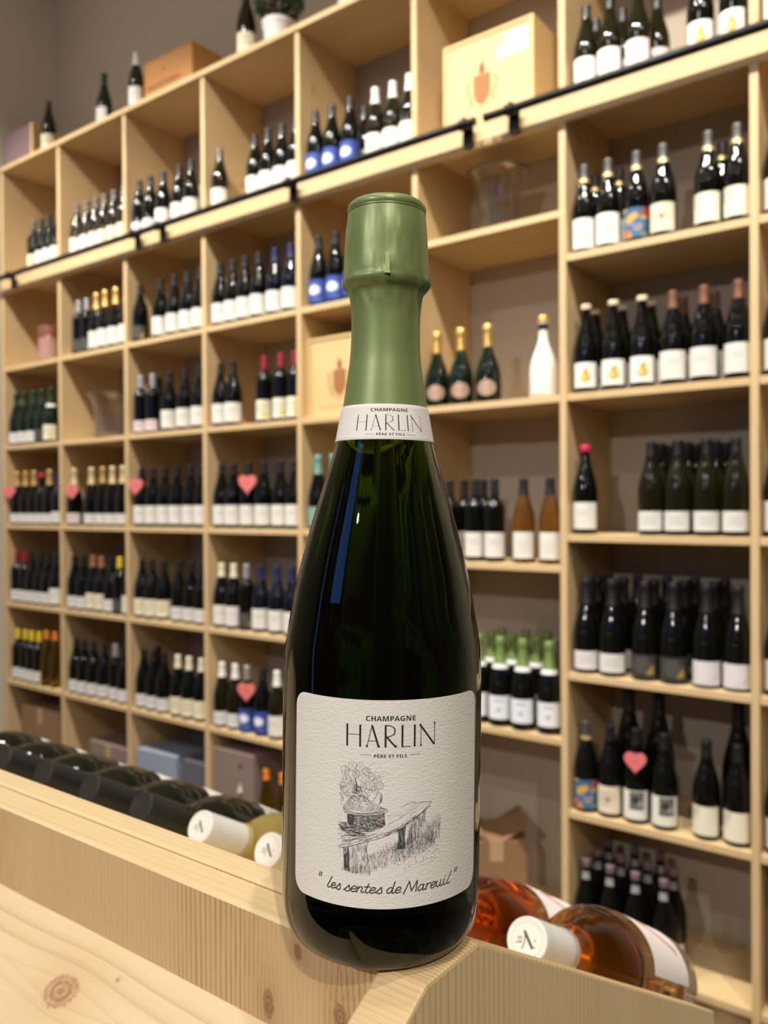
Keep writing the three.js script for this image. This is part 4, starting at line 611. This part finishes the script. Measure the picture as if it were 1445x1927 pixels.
// ---------------------------------------------------------------- crates and boxes
{
  const pine = wood(woodTexture(512, 512, 0.5, 0.5, { seed: 131, rings: 80, contrast: 0.32, base: [216, 186, 132], dark: [184, 142, 88], knots: [[0.4, 0.3, 0.008, 0.006]] }), 0.6), amberW = wood(woodTexture(512, 512, 0.5, 0.5, { seed: 141, rings: 60, contrast: 0.4, base: [206, 146, 82], dark: [160, 100, 48] }), 0.6);
  const decal = (w, h, draw) => new THREE.MeshStandardMaterial({ map: canvasTex(w, h, draw), transparent: true, roughness: 0.7 });
  const crest = decal(512, 460, (g, w, h) => {
    g.clearRect(0, 0, w, h); g.fillStyle = 'rgba(160,96,48,.62)'; g.beginPath(); g.moveTo(w * 0.38, h * 0.36); g.lineTo(w * 0.62, h * 0.36); g.lineTo(w * 0.62, h * 0.6); g.quadraticCurveTo(w * 0.6, h * 0.74, w * 0.5, h * 0.78); g.quadraticCurveTo(w * 0.4, h * 0.74, w * 0.38, h * 0.6); g.fill();
    g.strokeStyle = 'rgba(150,110,60,.7)'; g.lineWidth = 7; for (const s of [-1, 1]) { g.beginPath(); g.moveTo(w * 0.5, h * 0.82); g.quadraticCurveTo(w * (0.5 + s * 0.24), h * 0.76, w * (0.5 + s * 0.2), h * 0.4); g.stroke(); for (let i = 0; i < 7; i++) { g.beginPath(); g.ellipse(w * (0.5 + s * (0.17 + 0.03 * Math.sin(i))), h * (0.44 + i * 0.05), 12, 6, s * 0.7, 0, 7); g.fillStyle = 'rgba(150,110,60,.6)'; g.fill(); } }
    g.fillStyle = 'rgba(140,84,44,.75)'; g.fillRect(w * 0.46, h * 0.24, w * 0.08, h * 0.11); g.beginPath(); g.arc(w * 0.5, h * 0.22, 13, 0, 7); g.fill();
    g.fillStyle = 'rgba(150,110,60,.55)'; for (let i = 0; i < 24; i++) g.fillRect(w * (0.14 + i * 0.03), h * 0.92, w * R(0.008, 0.02), h * 0.04);
  });
  const sticker = std(new THREE.Color(0.86, 0.84, 0.78), 0.6);
  function wineCase(lab, x0, y, z, w, h, d, stick) {
    const t = thing('wooden_wine_case', lab, 'wine case', [x0 + w / 2, y + 0.0003, z]);
    const B = (sx, sy, sz) => board(sx, sy, sz, 'x', 0.001), k = 0.012;
    part('case_side', board(k, h, d, 'z', 0.001), pine, t, [-w / 2 + k / 2, h / 2, -d / 2]); part('case_side', board(k, h, d, 'z', 0.001), pine, t, [w / 2 - k / 2, h / 2, -d / 2]);
    part('case_top', B(w - 2 * k - 0.0006, k, d), pine, t, [0, h - k / 2, -d / 2]); part('case_bottom', B(w - 2 * k - 0.0006, k, d), pine, t, [0, k / 2, -d / 2]);
    const l = part('lid', B(w - 2 * k - 0.003, h - 2 * k - 0.003, 0.008), pine, t, [0, h / 2, -0.008]);
    part('back_panel', B(w - 2 * k - 0.003, h - 2 * k - 0.003, 0.008), pine, t, [0, h / 2, -d + 0.006]);
    part('branded_crest', new THREE.PlaneGeometry(h * 0.86, h * 0.78), crest, l, [-w * 0.06, -0.01, 0.0046]);
    if (stick) { part('sticker', new THREE.BoxGeometry(w * 0.32, h * 0.12, 0.0008), sticker, l, [w * 0.27, h * 0.235, 0.0046]); part('sticker', new THREE.BoxGeometry(w * 0.24, h * 0.1, 0.0008), sticker, l, [w * 0.31, h * 0.36, 0.0046]); }
  }
  wineCase('pale wooden wine case with branded crest and white stickers on the top shelf', -1.697, top[0], -2.615, 0.372, 0.342, 0.22, true);
  wineCase('pale wooden wine case with branded crest behind the champagne neck, third shelf', -2.384, top[2], -2.605, 0.40, 0.335, 0.2, false);
  // lettered crate on top
  const name = decal(512, 160, (g, w, h) => { g.clearRect(0, 0, w, h); g.fillStyle = 'rgba(50,25,10,.92)'; g.font = 'bold 96px serif'; g.textBaseline = 'middle'; const m = g.measureText('INVENIES').width; g.save(); g.translate(10, h / 2); g.scale((w - 20) / m, 1); g.fillText('INVENIES', 0, 0); g.restore(); });
  const mark = decal(96, 96, (g, w, h) => { g.clearRect(0, 0, w, h); g.strokeStyle = 'rgba(58,30,12,.75)'; g.lineWidth = 7; for (let i = 0; i < 4; i++) { g.beginPath(); g.moveTo(48 - 30 * Math.cos(i * 0.785), 48 - 30 * Math.sin(i * 0.785)); g.lineTo(48 + 30 * Math.cos(i * 0.785), 48 + 30 * Math.sin(i * 0.785)); g.stroke(); } });
  {
    const t = thing('wooden_crate', 'orange-brown lettered wooden crate standing on top of the shelving', 'crate', [-3.325, 3.6424, -2.63]), w = 0.37, h = 0.222, d = 0.27;
    const f = part('front_panel', board(w, h, 0.014, 'x', 0.002), amberW, t, [0, h / 2, -0.007]); part('back_panel', board(w, h, 0.014, 'x', 0.002), amberW, t, [0, h / 2, -d + 0.007]);
    for (const s of [-1, 1]) part('side_panel', board(0.014, h - 0.001, d - 0.0295, 'z', 0.002), amberW, t, [s * (w / 2 - 0.007), h / 2, -d / 2]);
    part('lid', board(w - 0.03, 0.012, d - 0.03, 'x', 0.002), amberW, t, [0, h - 0.012, -d / 2]); part('bottom_panel', board(w - 0.03, 0.012, d - 0.03, 'x', 0.002), amberW, t, [0, 0.0065, -d / 2]);
    part('stencil_name', new THREE.PlaneGeometry(w * 0.72, 0.055), name, f, [-0.03, -0.028, 0.0074]); part('stencil_mark', new THREE.PlaneGeometry(0.03, 0.03), mark, f, [-0.03, 0.045, 0.0074]);
  }
  const kraft = std(new THREE.Color(0.24, 0.135, 0.065), 0.85), mauve = std(new THREE.Color(0.22, 0.155, 0.13), 0.85), tape = std(new THREE.Color(0.42, 0.29, 0.16), 0.5), plum = std(new THREE.Color(0.20, 0.13, 0.14), 0.8), inkM = std(new THREE.Color(0.06, 0.05, 0.05), 0.7), steel = std(new THREE.Color(0.27, 0.31, 0.39), 0.5), slate = std(new THREE.Color(0.10, 0.10, 0.12), 0.6);
  function carton(lab, x, y, z, w, h, d, m, turn = 0, open = false, tapes = true) {
    const t = thing('cardboard_box', lab, 'cardboard box', [x, y + 0.0003, z], turn);
    part('box_body', new RoundedBoxGeometry(w, h, d, 2, 0.004), m, t, [0, h / 2, 0]);
    if (tapes) part('packing_tape', new THREE.BoxGeometry(0.05, h * 0.3, 0.001), tape, t, [0, h * 0.85 - 0.002, d / 2 + 0.0004]);
    if (open) for (const s of [-1, 1]) { const f = part('flap', new RoundedBoxGeometry(w * 0.48, 0.004, d, 1, 0.001), m, t, [s * w * 0.31, h + 0.024, 0]); f.rotation.z = s * 0.55; }
    return t;
  }
  { const t = carton('open brown cardboard box with raised flaps on the bottom of the sixth bay', -1.585, top[6], -2.76, 0.23, 0.25, 0.22, kraft, 0.65, true); }
  { const t = carton('mauve-brown carton with printed marks in the fourth bay, bottom shelf', -2.84, top[6], -2.72, 0.27, 0.37, 0.27, mauve, 0, false, false); part('seam', new THREE.BoxGeometry(0.27, 0.003, 0.001), inkM, t, [0, 0.16, 0.1353]); part('printed_mark', new THREE.CylinderGeometry(0.012, 0.012, 0.001, 16).rotateX(Math.PI / 2), inkM, t, [0.05, 0.31, 0.1353]); part('printed_mark', new THREE.ConeGeometry(0.022, 0.05, 3), std(new THREE.Color(0.4, 0.34, 0.32), 0.8), t, [0.05, 0.22, 0.134]); }
  carton('low blue-grey box in the third bay, bottom shelf', -3.425, top[6], -2.73, 0.29, 0.26, 0.26, steel, 0.06, false, false);
  carton('dark slate box beside the blue-grey one in the third bay, bottom shelf', -3.13, top[6], -2.74, 0.19, 0.26, 0.26, slate, 0, false, false);
  carton('brown carton in the second bay, bottom shelf', -3.85, top[6], -2.76, 0.34, 0.22, 0.28, mauve, 0, false);
  carton('brown carton in the first bay, bottom shelf', -4.5, top[6], -2.75, 0.40, 0.33, 0.28, kraft, 0, false);
  carton('lower brown carton in the last bay, bottom shelf', -0.42, top[6], -2.77, 0.32, 0.20, 0.3, mauve, 0, false);
  carton('upper brown carton stacked in the last bay, bottom shelf', -0.42, top[6] + 0.2012, -2.77, 0.32, 0.16, 0.3, kraft, 0, false);
  { const t = carton('plum wooden-ended presentation box on top of the shelving by the wall', -4.655, 3.642, -2.74, 0.28, 0.2, 0.3, plum, 0, false, false); part('end_panel', board(0.022, 0.2, 0.3, 'y', 0.001), pine, t, [0.1525, 0.1, 0]); }
  // gift tube
  { const t = thing('gift_tin', 'round copper-brown gift tin alone on the second shelf of the first bay', 'tin', [-4.515, top[1] + 0.0003, -2.70]); const m = std(new THREE.Color(0.28, 0.11, 0.075), 0.3, 0.4); part('tin_body', lathe([[0, 0], [0.06, 0], [0.062, 0.003], [0.062, 0.215], [0, 0.215]], 28), m, t); part('lid', lathe([[0.0635, 0.17], [0.0638, 0.171], [0.0638, 0.222], [0.061, 0.226], [0, 0.2262]], 28), m, t); part('paper_band', lathe([[0.0626, 0.03], [0.0626, 0.15]], 28), std(new THREE.Color(0.36, 0.20, 0.17), 0.6), t); }
}
// ---------------------------------------------------------------- bottles and plant on top of the shelving
{
  const yT = 3.6424;
  const put = (code, name, lab, x, z, turn, k = 1) => { const o = bottleProto(code).clone(); o.name = numbered(name); o.userData = { label: lab, category: 'bottle', group: 'bottles on top of the shelving' }; o.position.set(x, yT, z); o.rotation.y = turn; o.scale.setScalar(k); scene.add(o); };
  put('Gc', 'wine_bottle', 'green bottle with cream label on top of the shelving over the first bay', -4.385, -2.63, 0.7, 1.0);
  put('Er', 'champagne_bottle', 'dark green bottle with tall white label standing alone atop the shelving', -3.865, -2.64, 0.2, 0.93);
  put('Lr', 'wine_bottle', 'white-necked dark bottle beside the lettered crate atop the shelving', -3.56, -2.62, 0.7, 0.98);
  put('Oc', 'wine_bottle', 'brown bottle with cream label beside the potted plant atop the shelving', -2.765, -2.63, 0.8, 1.08);
  const t = thing('potted_plant', 'small bushy green plant in white pot on top of the shelving', 'plant', [-2.595, yT, -2.66]);
  part('pot', lathe([[0, 0], [0.052, 0], [0.056, 0.004], [0.066, 0.095], [0.071, 0.097], [0.073, 0.118], [0.068, 0.12], [0.064, 0.1], [0, 0.098]], 28), std(new THREE.Color(0.82, 0.80, 0.76), 0.5), t);
  part('soil', lathe([[0, 0.106], [0.064, 0.1035]], 20), std(new THREE.Color(0.05, 0.035, 0.02), 0.95), t);
  const lf = new THREE.SphereGeometry(1, 5, 3).scale(0.0065, 0.0016, 0.013), parts = [], q = new THREE.Quaternion(), mtx = new THREE.Matrix4();
  for (let i = 0; i < 620; i++) { const a = R(0, 6.28), c = R(-0.35, 1), s = Math.sqrt(1 - c * c), rr = 0.115 * Math.cbrt(R(0.2, 1)); q.setFromEuler(new THREE.Euler(R(-1.2, 1.2), R(0, 6.28), R(-0.6, 0.6))); mtx.compose(new THREE.Vector3(Math.cos(a) * s * rr, 0.215 + c * rr * 0.95, Math.sin(a) * s * rr), q, new THREE.Vector3(1, 1, 1).multiplyScalar(R(0.8, 1.5))); parts.push(lf.clone().applyMatrix4(mtx)); }
  const fo = part('foliage', mergeGeometries(parts), std(new THREE.Color(0.055, 0.115, 0.035), 0.65), t); fo.userData.kind = 'stuff';
  const stems = []; for (let i = 0; i < 14; i++) { const a = R(0, 6.28), r = R(0.02, 0.08); stems.push(new THREE.TubeGeometry(new THREE.CatmullRomCurve3([new THREE.Vector3(Math.cos(a) * 0.012, 0.1, Math.sin(a) * 0.012), new THREE.Vector3(Math.cos(a) * r * 0.5, 0.17, Math.sin(a) * r * 0.5), new THREE.Vector3(Math.cos(a) * r, 0.25, Math.sin(a) * r)]), 6, 0.0018, 5)); }
  part('stem', mergeGeometries(stems), std(new THREE.Color(0.10, 0.08, 0.04), 0.8), t);
  const v = thing('small_vase', 'small cream ceramic vase on top of the shelving above the fifth bay', 'vase', [-2.163, yT, -2.625]);
  part('vase_body', lathe([[0, 0], [0.026, 0], [0.034, 0.006], [0.042, 0.04], [0.036, 0.08], [0.02, 0.105], [0.022, 0.118], [0.018, 0.118], [0.016, 0.105], [0, 0.1]], 28), std(new THREE.Color(0.80, 0.72, 0.55), 0.4), v);
}
scene.traverse((o) => { if (o.isMesh) o.castShadow = o.receiveShadow = true; });
renderer.render(scene, camera);
